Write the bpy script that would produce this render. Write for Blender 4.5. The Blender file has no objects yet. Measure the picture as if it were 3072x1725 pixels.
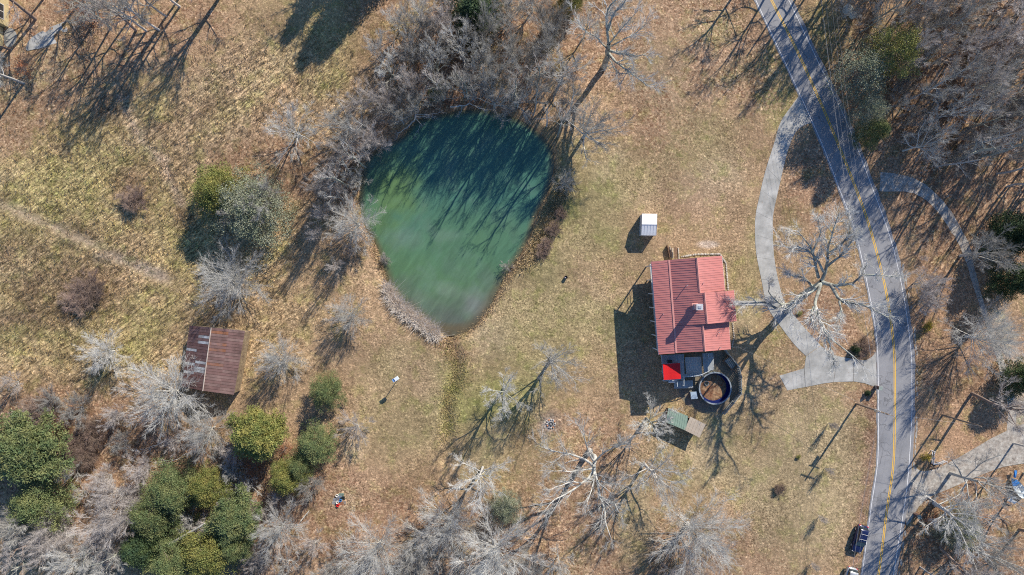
import bpy, math, random
import numpy as np
from mathutils import Vector
R_ = math.radians
G = 0.058            # metres per photo pixel on the ground
H = 120.0            # drone height
CX, CY = 1536.0, 862.5
sc = bpy.context.scene
# ------------------------------------------------------------------ camera, sky, sun
cam = bpy.data.cameras.new('camera'); camo = bpy.data.objects.new('camera', cam)
sc.collection.objects.link(camo); camo.location = (0, 0, H); camo.rotation_euler = (0, 0, 0)
cam.sensor_width = 36; cam.lens = 36 * H / (3072 * G); cam.clip_start = 1; cam.clip_end = 5000
sc.camera = camo
SUN_EL = R_(32.8); SUN_AZ = math.atan2(.551, .834)
w = bpy.data.worlds.new('World'); sc.world = w; w.use_nodes = True
nt = w.node_tree; bg = nt.nodes['Background']
sky = nt.nodes.new('ShaderNodeTexSky'); sky.sky_type = 'NISHITA'; sky.sun_disc = False
sky.sun_elevation = SUN_EL; sky.sun_rotation = SUN_AZ; sky.ozone_density = 10; sky.dust_density = .3; sky.air_density = 1.2
nt.links.new(sky.outputs[0], bg.inputs[0]); bg.inputs[1].default_value = 0.11
sl = bpy.data.lights.new('sun', 'SUN'); sl.energy = 5.0; sl.angle = R_(.5); sl.color = (1, .91, .78)
so = bpy.data.objects.new('sun', sl); sc.collection.objects.link(so)
sd = Vector((math.sin(SUN_AZ) * math.cos(SUN_EL), math.cos(SUN_AZ) * math.cos(SUN_EL), math.sin(SUN_EL)))
so.rotation_euler = sd.to_track_quat('Z', 'Y').to_euler(); so.location = sd * 200
sc.view_settings.view_transform = 'Standard'; sc.view_settings.look = 'None'
sc.view_settings.gamma = 1; sc.view_settings.use_curve_mapping = False
sc.view_settings.exposure = 0.3
sc.cycles.use_denoising = False; sc.cycles.filter_width = 1.05; sc.cycles.max_bounces = 6

# ------------------------------------------------------------------ helpers
C = sc.collection
rng = np.random.default_rng(7); random.seed(7)
def P(px, py, z=0.0):
    k = G * (1 - z / H)
    return Vector(((px - CX) * k, (CY - py) * k, z))
def PV(pts, z=0.0): return [P(a, b, z) for a, b in pts]
def mesh_np(name, V, Fs, smooth=False):
    me = bpy.data.meshes.new(name); V = np.asarray(V, np.float32)
    me.vertices.add(len(V)); me.vertices.foreach_set('co', V.ravel())
    Fs = [np.asarray(f, np.int32) for f in Fs if len(f)]
    li = np.concatenate([f.ravel() for f in Fs])
    tot = np.concatenate([np.full(len(f), f.shape[1], np.int32) for f in Fs])
    st = np.concatenate([[0], np.cumsum(tot)[:-1]]).astype(np.int32)
    me.loops.add(len(li)); me.loops.foreach_set('vertex_index', li)
    me.polygons.add(len(tot)); me.polygons.foreach_set('loop_start', st); me.polygons.foreach_set('loop_total', tot)
    if smooth: me.polygons.foreach_set('use_smooth', np.ones(len(tot), bool))
    me.update(calc_edges=True); me.validate()
    return me
def tag(o, label=None, cat=None, group=None, kind=None):
    if label: o['label'] = label
    if cat: o['category'] = cat
    if group: o['group'] = group
    if kind: o['kind'] = kind
    return o
def link(name, me, m=None, parent=None):
    o = bpy.data.objects.new(name, me); C.objects.link(o)
    if m is not None and not me.materials: me.materials.append(m)
    if parent is not None: o.parent = parent
    return o
def empty(name, loc, label=None, cat=None, group=None, kind=None, rz=0):
    o = bpy.data.objects.new(name, None); C.objects.link(o); o.location = loc; o.rotation_euler.z = rz
    o.empty_display_size = .3
    return tag(o, label, cat, group, kind)
class B:
    """collects simple solids; vertices in world coordinates unless org is (0,0,0)"""
    def __init__(s): s.v = []; s.f = []
    def add(s, v, f):
        n = len(s.v); s.v += [tuple(x) for x in v]; s.f += [tuple(i + n for i in q) for q in f]; return s
    def box(s, c, d, rz=0, tilt=None):
        c = Vector(c); hx, hy, hz = d[0] / 2, d[1] / 2, d[2] / 2; co, si = math.cos(rz), math.sin(rz)
        v = []
        for z in (-hz, hz):
            for x, y in ((-hx, -hy), (hx, -hy), (hx, hy), (-hx, hy)):
                v.append((c.x + x * co - y * si, c.y + x * si + y * co, c.z + z))
        return s.add(v, [(3, 2, 1, 0), (4, 5, 6, 7), (0, 1, 5, 4), (1, 2, 6, 5), (2, 3, 7, 6), (3, 0, 4, 7)])
    def slab(s, top, t):
        """solid below a top polygon (list of Vectors, ccw from above), thickness t downwards"""
        n = len(top); v = [tuple(p) for p in top] + [(p[0], p[1], p[2] - t) for p in top]
        f = [tuple(range(n)), tuple(range(2 * n - 1, n - 1, -1))] + [(i, i + n, (i + 1) % n + n, (i + 1) % n) for i in range(n)]
        return s.add(v, f)
    def wall(s, foot, tops):
        """vertical ring wall (two sided sheet closed at the bottom)"""
        n = len(foot); v = [(p[0], p[1], 0) for p in foot] + [(p[0], p[1], z) for p, z in zip(foot, tops)]
        return s.add(v, [(i, (i + 1) % n, (i + 1) % n + n, i + n) for i in range(n)])
    def bar(s, a, b, r, n=6, r2=None):
        a, b = Vector(a), Vector(b); d = (b - a).normalized(); r2 = r if r2 is None else r2
        u = d.orthogonal().normalized(); w_ = d.cross(u); v = []
        for p, rr in ((a, r), (b, r2)):
            for i in range(n):
                t = 2 * math.pi * i / n; v.append(p + (u * math.cos(t) + w_ * math.sin(t)) * rr)
        return s.add(v, [(i, (i + 1) % n, (i + 1) % n + n, i + n) for i in range(n)] + [tuple(range(n - 1, -1, -1)), tuple(range(n, 2 * n))])
    def lathe(s, c, prof, n=32, close=False):
        c = Vector(c); v = []; k = len(prof)
        for r, z in prof:
            for i in range(n):
                t = 2 * math.pi * i / n; v.append((c.x + r * math.cos(t), c.y + r * math.sin(t), c.z + z))
        f = [(j * n + i, j * n + (i + 1) % n, (j + 1) * n + (i + 1) % n, (j + 1) * n + i) for j in range(k - 1) for i in range(n)]
        if close: f += [tuple(range(n - 1, -1, -1)), tuple(range((k - 1) * n, k * n))]
        return s.add(v, f)
    def obj(s, name, m, parent=None, org=None, smooth=False, bevel=0):
        if org is None: org = root_loc(parent) if parent is not None else Vector((0, 0, 0))
        me = bpy.data.meshes.new(name); me.from_pydata([(a - org[0], b - org[1], c - org[2]) for a, b, c in s.v], [], s.f)
        if smooth: me.polygons.foreach_set('use_smooth', [True] * len(me.polygons))
        me.update(); o = link(name, me, m, parent)
        if bevel:
            bm = o.modifiers.new('bevel', 'BEVEL'); bm.width = bevel; bm.segments = 2; bm.limit_method = 'ANGLE'
        return o
def root_loc(o):
    while o.parent: o = o.parent
    return Vector(o.location)
def lerp(a, b, t): return a + (b - a) * t

# ------------------------------------------------------------------ materials
def nodes(m):
    m.use_nodes = True; n = m.node_tree
    for x in list(n.nodes): n.nodes.remove(x)
    out = n.nodes.new('ShaderNodeOutputMaterial'); b = n.nodes.new('ShaderNodeBsdfPrincipled')
    n.links.new(b.outputs[0], out.inputs[0]); return n, b
def mth(n, op, a, b=None, c=None, clamp=False):
    x = n.nodes.new('ShaderNodeMath'); x.operation = op; x.use_clamp = clamp
    for i, v in enumerate((a, b, c)):
        if v is None: continue
        if isinstance(v, (int, float)): x.inputs[i].default_value = v
        else: n.links.new(v, x.inputs[i])
    return x.outputs[0]
def mix(n, a, b, f, mode='MIX'):
    x = n.nodes.new('ShaderNodeMix'); x.data_type = 'RGBA'; x.blend_type = mode; x.clamp_factor = True
    for s_, v in ((x.inputs[0], f), (x.inputs[6], a), (x.inputs[7], b)):
        if isinstance(v, (int, float)): s_.default_value = v
        elif isinstance(v, tuple): s_.default_value = v if len(v) == 4 else (*v, 1)
        else: n.links.new(v, s_)
    return x.outputs[2]
def noise(n, co, scale, detail=4, rough=.6, dist=0):
    x = n.nodes.new('ShaderNodeTexNoise'); x.inputs['Scale'].default_value = scale; x.inputs['Detail'].default_value = detail
    x.inputs['Roughness'].default_value = rough; x.inputs['Distortion'].default_value = dist
    n.links.new(co, x.inputs['Vector']); return x.outputs[0]
def rng_map(n, v, a, b, c, d, clamp=True):
    x = n.nodes.new('ShaderNodeMapRange'); x.clamp = clamp; n.links.new(v, x.inputs[0])
    for i, q in enumerate((a, b, c, d)): x.inputs[i + 1].default_value = q
    return x.outputs[0]
def coord(n, k='Object'):
    x = n.nodes.new('ShaderNodeTexCoord'); return x.outputs[k]
def mapping(n, co, rot=0, scale=(1, 1, 1)):
    if rot:
        y = n.nodes.new('ShaderNodeMapping'); y.inputs['Rotation'].default_value = (0, 0, rot); n.links.new(co, y.inputs[0]); co = y.outputs[0]
    x = n.nodes.new('ShaderNodeMapping'); x.inputs['Scale'].default_value = scale
    n.links.new(co, x.inputs[0]); return x.outputs[0]
def bump(n, b, h, strength=.5, dist=.05):
    x = n.nodes.new('ShaderNodeBump'); x.inputs['Strength'].default_value = strength; x.inputs['Distance'].default_value = dist
    n.links.new(h, x.inputs['Height']); n.links.new(x.outputs[0], b.inputs['Normal'])
def M(name, col, rough=.8, var=.25, scale=3, metal=0, col2=None, orand=0, bmp=0, spec=.3, f2=.5, stretch=None):
    m = bpy.data.materials.new(name); n, b = nodes(m); co = coord(n)
    if stretch: co = mapping(n, co, stretch[0], stretch[1])
    v = noise(n, co, scale, 5, .65)
    c = mix(n, (*col, 1), (*(col2 or col), 1), rng_map(n, noise(n, co, scale * .45, 4, .7), f2 - .1, f2 + .12, 0, 1))
    k = rng_map(n, v, .25, .75, 1 - var, 1 + var)
    if orand:
        oi = n.nodes.new('ShaderNodeObjectInfo'); k = mth(n, 'MULTIPLY', k, rng_map(n, oi.outputs['Random'], 0, 1, 1 - orand, 1 + orand))
    cc = n.nodes.new('ShaderNodeCombineColor')
    for i in range(3): n.links.new(k, cc.inputs[i])
    c = mix(n, c, cc.outputs[0], 1.0, 'MULTIPLY')
    n.links.new(c, b.inputs['Base Color']); b.inputs['Roughness'].default_value = rough; b.inputs['Metallic'].default_value = metal
    b.inputs['Specular IOR Level'].default_value = spec
    if bmp: bump(n, b, v, bmp, .03)
    return m

def ground_mat():
    m = bpy.data.materials.new('ground'); n, b = nodes(m); co = coord(n)
    a = n.nodes.new('ShaderNodeAttribute'); a.attribute_name = 'Col'
    z = n.nodes.new('ShaderNodeAttribute'); z.attribute_name = 'Zone'
    sp = n.nodes.new('ShaderNodeSeparateColor'); n.links.new(z.outputs['Color'], sp.inputs[0])
    leafz, tall = sp.outputs[0], sp.outputs[2]
    vo = n.nodes.new('ShaderNodeTexVoronoi'); vo.inputs['Scale'].default_value = 3.4; n.links.new(co, vo.inputs['Vector'])
    vs = n.nodes.new('ShaderNodeSeparateColor'); n.links.new(vo.outputs['Color'], vs.inputs[0])
    fine = noise(n, co, 3.4, 4, .85); mid = noise(n, co, 1.1, 6, .7); big = noise(n, co, .1, 6, .62)
    br = rng_map(n, noise(n, co, .09, 5, .6), .38, .6, .35, 1.0)
    # dry leaves: each cell one leaf, red brown to pale tan
    leafc = mix(n, (.17, .08, .045, 1), (.54, .385, .25, 1), vs.outputs[0])
    lf = mth(n, 'MULTIPLY', leafz, rng_map(n, mth(n, 'ADD', vs.outputs[1], mth(n, 'MULTIPLY', rng_map(n, mid, .3, .7, -1, 1), .5)), .35, .6, 0, .8))
    col = mix(n, a.outputs['Color'], leafc, lf)
    k = mth(n, 'ADD', mth(n, 'MULTIPLY', mth(n, 'SUBTRACT', rng_map(n, fine, .34, .68, .25, 1.85), 1.03), br), 1)
    k = mth(n, 'MULTIPLY', k, rng_map(n, big, .3, .7, .72, 1.26))
    k = mth(n, 'MULTIPLY', k, rng_map(n, mid, .3, .7, .68, 1.34))
    # sparse bright flecks and dark gaps
    k = mth(n, 'ADD', k, mth(n, 'MULTIPLY', rng_map(n, vs.outputs[2], .84, .93, 0, .7), rng_map(n, fine, .4, .6, 0, 1)))
    # laid-over tall grass, combed up to the right
    st = noise(n, mapping(n, co, R_(-38), (.55, 2.6, 1)), 1.0, 5, .7, .8)
    ks = rng_map(n, st, .38, .62, .45, 1.6)
    k2 = mth(n, 'ADD', mth(n, 'MULTIPLY', tall, mth(n, 'SUBTRACT', ks, 1)), 1)
    k = mth(n, 'MULTIPLY', k, k2)
    cc = n.nodes.new('ShaderNodeCombineColor')
    for i in range(3): n.links.new(k, cc.inputs[i])
    col = mix(n, col, cc.outputs[0], 1.0, 'MULTIPLY')
    # small hue drift between straw and olive
    col = mix(n, col, mix(n, col, (.75, .95, .6, 1), 1.0, 'MULTIPLY'), rng_map(n, noise(n, co, .32, 5, .7), .5, .68, 0, .6))
    n.links.new(col, b.inputs['Base Color']); b.inputs['Roughness'].default_value = .95; b.inputs['Specular IOR Level'].default_value = .05
    bump(n, b, mth(n, 'ADD', fine, mth(n, 'MULTIPLY', mth(n, 'MULTIPLY', st, tall), 2.5)), .8, .16)
    return m
def water_mat():
    m = bpy.data.materials.new('pond_water'); n, b = nodes(m); co = coord(n)
    a = n.nodes.new('ShaderNodeAttribute'); a.attribute_name = 'Col'
    st = noise(n, mapping(n, co, R_(-55), (.35, 1.6, 1)), .6, 6, .65, .6)
    cl = noise(n, co, .16, 5, .6, .5)
    c = mix(n, a.outputs['Color'], (.13, .20, .16, 1), rng_map(n, cl, .5, .72, 0, .5))
    k = rng_map(n, st, .3, .7, .82, 1.2); cc = n.nodes.new('ShaderNodeCombineColor')
    for i in range(3): n.links.new(k, cc.inputs[i])
    c = mix(n, c, cc.outputs[0], 1.0, 'MULTIPLY')
    fine = rng_map(n, noise(n, co, 3.2, 6, .8), .56, .72, 0, .22)
    c = mix(n, c, (.26, .33, .29, 1), fine)
    n.links.new(c, b.inputs['Base Color']); b.inputs['Roughness'].default_value = .22; b.inputs['Specular IOR Level'].default_value = .45
    bump(n, b, noise(n, co, 2.5, 5, .6), .15, .02)
    return m
def bark_mat(name, col, col2, var=.3, orand=.22):
    return M(name, col, .9, var, 1.6, col2=col2, orand=orand, bmp=.3, spec=.1)
def leaf_mat(name, col, col2, orand=.15):
    m = M(name, col, .65, .5, 6, col2=col2, orand=orand, spec=.2)
    return m
m_ground = ground_mat(); m_water = water_mat()
m_asph = bpy.data.materials.new('asphalt')
n, b = nodes(m_asph); co = coord(n)
c = mix(n, (.23, .235, .25, 1), (.31, .31, .32, 1), rng_map(n, noise(n, co, .35, 6, .65), .35, .68, 0, 1))
c = mix(n, c, (.40, .40, .40, 1), rng_map(n, noise(n, co, 7, 5, .8), .5, .8, 0, .6))
c = mix(n, c, (.10, .10, .105, 1), rng_map(n, noise(n, mapping(n, co, R_(12), (1.2, .12, 1)), .8, 5, .6), .56, .7, 0, .35))
vc = n.nodes.new('ShaderNodeTexVoronoi'); vc.feature = 'DISTANCE_TO_EDGE'; vc.inputs['Scale'].default_value = .16
wv = n.nodes.new('ShaderNodeVectorMath'); wv.operation = 'ADD'; nz = n.nodes.new('ShaderNodeTexNoise'); nz.inputs['Scale'].default_value = .5; n.links.new(co, nz.inputs['Vector'])
sc2 = n.nodes.new('ShaderNodeVectorMath'); sc2.operation = 'SCALE'; sc2.inputs['Scale'].default_value = 4; n.links.new(nz.outputs['Color'], sc2.inputs[0]); n.links.new(co, wv.inputs[0]); n.links.new(sc2.outputs[0], wv.inputs[1]); n.links.new(wv.outputs[0], vc.inputs['Vector'])
c = mix(n, c, (.09, .09, .095, 1), rng_map(n, vc.outputs['Distance'], .004, .014, .55, 0))
n.links.new(c, b.inputs['Base Color']); b.inputs['Roughness'].default_value = .85
m_conc = M('concrete', (.46, .455, .43), .85, .3, .5, col2=(.33, .33, .31), bmp=.2)
def overlay_leaves(m, lo=.6, hi=.68, scale=2.6):
    n = m.node_tree; b = [x for x in n.nodes if x.type == 'BSDF_PRINCIPLED'][0]; l = b.inputs['Base Color'].links[0]; co = coord(n)
    f = mth(n, 'MULTIPLY', rng_map(n, noise(n, co, scale, 4, .85), lo, hi, 0, .8), rng_map(n, noise(n, co, .3, 4, .6), .4, .6, .1, 1))
    n.links.new(mix(n, l.from_socket, (.30, .18, .11, 1), f), b.inputs['Base Color'])
overlay_leaves(m_conc)
m_gravel = M('gravel', (.45, .42, .37), .95, .5, 2, col2=(.32, .28, .24), bmp=.5)
def worn(name, col, wear):
    m = bpy.data.materials.new(name); n, b = nodes(m); co = coord(n)
    c = mix(n, (*col, 1), (.24, .24, .24, 1), rng_map(n, noise(n, co, 3, 6, .8), .5, .68, 0, wear))
    n.links.new(c, b.inputs['Base Color']); b.inputs['Roughness'].default_value = .7; return m
m_yel = worn('yellow_paint', (.85, .50, .05), .35); m_white = worn('white_paint', (.78, .78, .78), .5)
m_barkw = bark_mat('pale_bark', (.66, .64, .59), (.46, .46, .41)); m_barkg = bark_mat('grey_bark', (.58, .56, .53), (.42, .42, .40))
m_barkb = bark_mat('brown_bark', (.36, .28, .24), (.24, .19, .16)); m_barkl = bark_mat('lichen_bark', (.50, .52, .44), (.22, .21, .19))
m_twigw = bark_mat('pale_twigs', (.66, .65, .62), (.54, .54, .51)); m_twigg = bark_mat('grey_twigs', (.47, .46, .43), (.36, .35, .33))
m_twigp = bark_mat('russet_twigs', (.62, .57, .54), (.50, .46, .43)); m_twigd = bark_mat('brown_twigs', (.38, .29, .23), (.28, .20, .17))
m_lf_dark = leaf_mat('dark_needles', (.045, .08, .04), (.08, .11, .04)); m_lf_ol = leaf_mat('olive_foliage', (.17, .20, .06), (.30, .27, .08))
m_lf_gr = leaf_mat('green_foliage', (.13, .18, .075), (.24, .25, .10)); m_lf_gy = leaf_mat('greyish_foliage', (.24, .27, .17), (.31, .32, .23))
m_lf_red = leaf_mat('russet_leaves', (.30, .10, .045), (.34, .16, .07)); m_lf_yel = leaf_mat('yellow_leaves', (.45, .34, .05), (.32, .26, .06))
m_straw = M('dry_grass', (.60, .46, .28), .9, .3, .5, col2=(.46, .36, .20)); m_reed = M('pale_reeds', (.85, .78, .70), .9, .25, 2, col2=(.70, .60, .48))

# ------------------------------------------------------------------ ground
def pdist(X, Y, pts, closed=False):
    """distance of the grid points to a polyline given in photo pixels"""
    q = [((a - CX) * G, (CY - b_) * G) for a, b_ in pts]
    if closed: q.append(q[0])
    D = np.full(X.shape, 1e9, np.float32)
    for (x0, y0), (x1, y1) in zip(q[:-1], q[1:]):
        dx, dy = x1 - x0, y1 - y0; t = np.clip(((X - x0) * dx + (Y - y0) * dy) / (dx * dx + dy * dy + 1e-9), 0, 1)
        D = np.minimum(D, np.hypot(X - x0 - t * dx, Y - y0 - t * dy))
    return D
def inside(X, Y, pts):
    q = [((a - CX) * G, (CY - b_) * G) for a, b_ in pts]; r = np.zeros(X.shape, bool); j = len(q) - 1
    for i in range(len(q)):
        (xi, yi), (xj, yj) = q[i], q[j]
        if yi != yj: r ^= ((yi > Y) != (yj > Y)) & (X < (xj - xi) * (Y - yi) / (yj - yi) + xi)
        j = i
    return r
def smooth_closed(pts, k=4):
    out = []; n_ = len(pts)
    for i in range(n_):
        p0, p1, p2, p3 = [np.array(pts[(i + d) % n_], float) for d in (-1, 0, 1, 2)]
        for s in range(k):
            t = s / k; out.append(tuple(.5 * ((2 * p1) + (-p0 + p2) * t + (2 * p0 - 5 * p1 + 4 * p2 - p3) * t * t + (-p0 + 3 * p1 - 3 * p2 + p3) * t ** 3)))
    return out
def smooth_open(pts, k=5):
    pts = [tuple(map(float, p)) for p in pts]; e = [pts[0]] + pts + [pts[-1]]; out = []
    for i in range(1, len(e) - 2):
        p0, p1, p2, p3 = [np.array(e[i + d]) for d in (-1, 0, 1, 2)]
        for s in range(k):
            t = s / k; out.append(tuple(.5 * ((2 * p1) + (-p0 + p2) * t + (2 * p0 - 5 * p1 + 4 * p2 - p3) * t * t + (-p0 + 3 * p1 - 3 * p2 + p3) * t ** 3)))
    out.append(pts[-1]); return out
def vnoise(X, Y, s, seed=0):
    r = np.random.default_rng(seed); T = r.random((256, 256)).astype(np.float32)
    u, v = X * s + 1000.3, Y * s + 1000.7; i, j = np.floor(u).astype(int), np.floor(v).astype(int); a, b_ = u - i, v - j
    a = a * a * (3 - 2 * a); b_ = b_ * b_ * (3 - 2 * b_)
    g = lambda p, q: T[(i + p) % 256, (j + q) % 256]
    return (g(0, 0) * (1 - a) + g(1, 0) * a) * (1 - b_) + (g(0, 1) * (1 - a) + g(1, 1) * a) * b_
def fbm(X, Y, s, o=4, seed=0): return sum(vnoise(X, Y, s * 2 ** i, seed + i) * .5 ** i for i in range(o)) / sum(.5 ** i for i in range(o))

pond = smooth_closed([(1402, 330), (1485, 336), (1563, 364), (1622, 406), (1652, 447), (1658, 501), (1640, 573), (1605, 644), (1587, 704), (1551, 775), (1509, 835), (1473, 907), (1420, 978), (1372, 1000), (1324, 996), (1276, 966), (1217, 919), (1175, 877), (1151, 799), (1127, 728), (1092, 668), (1080, 597), (1088, 537), (1104, 477), (1145, 441), (1205, 412), (1247, 364), (1312, 346)])
road_c = smooth_open([(2150, -330), (2240, -150), (2314, 0), (2394, 159), (2466, 318), (2521, 449), (2571, 575), (2609, 682), (2648, 829), (2668, 933), (2682, 1052), (2684, 1150), (2684, 1230), (2680, 1389), (2660, 1532), (2635, 1725), (2590, 1990), (2530, 2300)])
road_l = smooth_open([(2110, -310), (2200, -140), (2267, 0), (2446, 386), (2521, 575), (2565, 694), (2601, 849), (2629, 1008), (2635, 1150), (2635, 1230), (2633, 1381), (2615, 1508), (2603, 1599), (2585, 1723), (2540, 1980), (2480, 2290)])
road_r = smooth_open([(2195, -350), (2290, -160), (2366, 0), (2470, 219), (2545, 378), (2621, 575), (2668, 706), (2696, 814), (2720, 945), (2734, 1072), (2735, 1150), (2735, 1249), (2724, 1428), (2708, 1548), (2680, 1725), (2640, 2000), (2580, 2310)])
lane = [(2640, 545), (2720, 552), (2775, 576), (2830, 630), (2868, 690), (2895, 740), (2915, 810), (2938, 890), (2975, 1000), (3010, 1110), (3035, 1220), (3030, 1330)]
lane_w = [28, 24, 18, 16, 15, 13, 10, 8, 9, 11, 12, 13]
ditch = [(1350, 1012), (1372, 1080), (1362, 1150), (1340, 1220), (1345, 1300), (1335, 1380)]
gx = np.concatenate([[-2500, -1500, -900, -500, -300, -200, -150, -125, -105], np.arange(-96, 96.01, .27), [105, 125, 150, 200, 300, 500, 900, 1500, 2500]])
gy = np.concatenate([[-2500, -1500, -900, -500, -300, -200, -150, -110, -80, -66], np.arange(-56, 56.01, .27), [66, 80, 110, 150, 200, 300, 500, 900, 1500, 2500]])
X, Y = np.meshgrid(gx, gy); X = X.astype(np.float32); Y = Y.astype(np.float32)
PX, PY = X / G + CX, CY - Y / G
def blob(cx, cy, rx, ry, rot=0, soft=.5, jit=.6):
    c_, s_ = math.cos(R_(rot)), math.sin(R_(rot)); dx, dy = PX - cx, PY - cy
    u, v = (dx * c_ + dy * s_) / rx, (-dx * s_ + dy * c_) / ry
    d = np.hypot(u, v) + jit * (NZ - .5) * 1.4
    return np.clip((1 + soft - d) / (2 * soft), 0, 1)
NZ = fbm(X, Y, .13, 5, 11)
NZ2 = fbm(X, Y, .5, 5, 31)
col = np.zeros(X.shape + (3,), np.float32); col[:] = (.38, .265, .16)
leaf = np.full(X.shape, .32, np.float32); tall = np.zeros(X.shape, np.float32)
def paint(mk, c_, k=1.0):
    mk = (mk * k)[..., None]; col[:] = col * (1 - mk) + np.array(c_, np.float32) * mk
def mead(mk): np.maximum(tall, mk, out=tall)
# straw meadow at left
mm = np.clip(blob(300, 720, 620, 620, 0, .25), 0, 1) * (PX < 1060); paint(mm, (.42, .305, .17)); mead(mm)
mk = blob(800, 330, 330, 260, 0, .3); paint(mk, (.42, .31, .19)); mead(mk)
for a in [(220, 560, 200, 150, 20), (60, 780, 170, 170, 0), (330, 470, 130, 70, 0), (200, 1000, 170, 110, 0), (540, 700, 90, 130, 0), (150, 380, 120, 70, 0), (960, 90, 160, 120, 0)]:
    paint(blob(*a, .7, 1.2), (.35, .305, .125), .7)
for a in [(395, 585, 45, 75, -20), (270, 860, 70, 90, 0), (250, 690, 50, 25, 30), (15, 790, 25, 70, 0), (200, 880, 50, 100, 0), (90, 850, 60, 130, 0), (480, 380, 60, 25, -30), (820, 70, 60, 50, 0), (880, 480, 60, 60, 0), (40, 980, 60, 60, 0), (330, 320, 80, 30, -30), (620, 330, 40, 18, -35), (540, 640, 30, 40, 0)]:
    paint(blob(*a, .7, 1.6), (.18, .125, .08), .85)
# leaf litter
L = [(250, 110, 420, 150, 0), (60, 330, 160, 120, 0), (150, 1330, 330, 190, 0), (560, 1480, 460, 230, 0), (900, 1600, 350, 170, 0), (1700, 1650, 700, 200, 0), (1750, 1420, 260, 200, 0), (1560, 60, 420, 300, 0), (1180, 520, 200, 200, 0), (2180, 170, 170, 260, 0), (2000, 360, 160, 160, 0), (2850, 250, 460, 420, 0), (2960, 620, 330, 300, 0), (2900, 1600, 300, 240, 0), (2450, 560, 110, 190, 20), (2480, 950, 130, 130, 0), (2850, 1050, 190, 260, 0), (2590, 1320, 40, 300, 8), (800, 500, 170, 90, 0), (1330, 1090, 80, 80, 0), (2330, 1090, 70, 100, 0), (2500, 1190, 180, 40, 0)]
for a in L:
    mk = blob(*a, .35, .9); leaf[:] = np.maximum(leaf, mk * .95); tall *= (1 - mk * .75)
    paint(mk, (.32, .20, .13), .8)
for a in [(130, 1240, 80, 60, 0), (260, 1320, 90, 70, 0), (420, 1330, 60, 40, 0), (60, 1450, 80, 40, 0), (760, 1400, 60, 60, 0), (690, 1490, 60, 30, 0), (250, 1560, 120, 120, 0), (1280, 200, 200, 150, 0), (1500, 160, 160, 150, 0), (1100, 520, 70, 90, 0), (2900, 1620, 160, 100, 0), (2850, 200, 260, 200, 0)]: paint(blob(*a, .7, 1.7), (.17, .10, .065), .6)
for a in [(2080, 400, 160, 400, 0), (2000, 1500, 260, 300, 0), (1900, 880, 150, 160, 0)]: paint(blob(*a, .5), (.38, .275, .175), .45)
# greener lawn
for a in [(2080, 1350, 160, 180, 0), (1500, 1350, 160, 130, 0), (1240, 1250, 150, 120, 0), (1880, 520, 130, 110, 0), (2380, 700, 40, 60, 0), (1720, 1030, 160, 140, 0), (1250, 1080, 100, 60, 0), (1700, 430, 90, 60, 0), (1600, 900, 150, 190, 15), (1780, 720, 110, 140, 0), (1520, 1120, 160, 110, 0), (1760, 560, 120, 130, 0), (2210, 870, 40, 130, -12), (2290, 1080, 80, 60, 0), (1300, 1180, 30, 60, 0), (2120, 380, 110, 60, 0), (1850, 980, 90, 60, 0), (1430, 1320, 70, 90, 0), (2090, 460, 100, 50, 0), (2260, 760, 25, 160, 0), (1660, 780, 60, 60, 0)]:
    mk = blob(*a, .6, 1.2); paint(mk, (.30, .26, .13), .5); leaf *= (1 - mk * .5)
for a in [(1365, 1210, 26, 130, 0), (1480, 1180, 60, 60, 0), (2330, 1000, 30, 26, 0), (1650, 690, 35, 90, 25)]:
    paint(blob(*a, .7, 1.6), (.29, .29, .10), .5)
paint(blob(2075, 590, 90, 50, 0, .6, 1), (.42, .27, .18), .6); paint(blob(1720, 330, 80, 70, 0, .6, 1), (.40, .29, .2), .5)
rd = np.random.default_rng(77)
for _ in range(46):
    x_, y_ = rd.uniform(1150, 2500), rd.uniform(0, 1725); c_ = [(.40, .27, .18), (.30, .20, .12), (.27, .26, .11), (.42, .34, .22)][rd.integers(4)]
    paint(blob(x_, y_, rd.uniform(20, 90), rd.uniform(15, 60), rd.uniform(0, 180), .8, 2.0), c_, .5)
for _ in range(40):
    x_, y_ = rd.uniform(0, 1000), rd.uniform(150, 1150); c_ = [(.24, .17, .105), (.34, .32, .12), (.46, .36, .21), (.30, .20, .12)][rd.integers(4)]
    paint(blob(x_, y_, rd.uniform(30, 110), rd.uniform(12, 40), rd.uniform(-50, -20), .8, 2.0), c_, .55)
# tan mown lawn bottom right, smooth orange verge across the road
for a in [(2420, 1400, 200, 280, 0), (1900, 1560, 60, 160, 0)]:
    mk = blob(*a, .3, .5); paint(mk, (.35, .28, .165), .8); leaf *= (1 - mk * .7)
for a in [(2860, 960, 120, 150, 0), (2850, 1280, 110, 100, 0)]:
    mk = blob(*a, .5, .4); paint(mk, (.38, .24, .15), .8); leaf *= (1 - mk * .5)
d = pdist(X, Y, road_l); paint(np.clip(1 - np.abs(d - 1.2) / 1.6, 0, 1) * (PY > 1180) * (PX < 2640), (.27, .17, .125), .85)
paint(blob(2125, 733, 32, 11, 0, .3, .3), (.56, .46, .38), .9)
paint(blob(1035, 1500, 40, 30, 0, .5, .8), (.50, .38, .24), .7); paint(blob(1060, 1350, 30, 30, 0, .6, .8), (.55, .42, .26), .7)
paint(blob(1648, 1268, 34, 34, 0, .5, .4), (.20, .17, .15), .8); paint(blob(1648, 1272, 16, 16, 0, .3, .3), (.38, .37, .36), .9)
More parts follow.
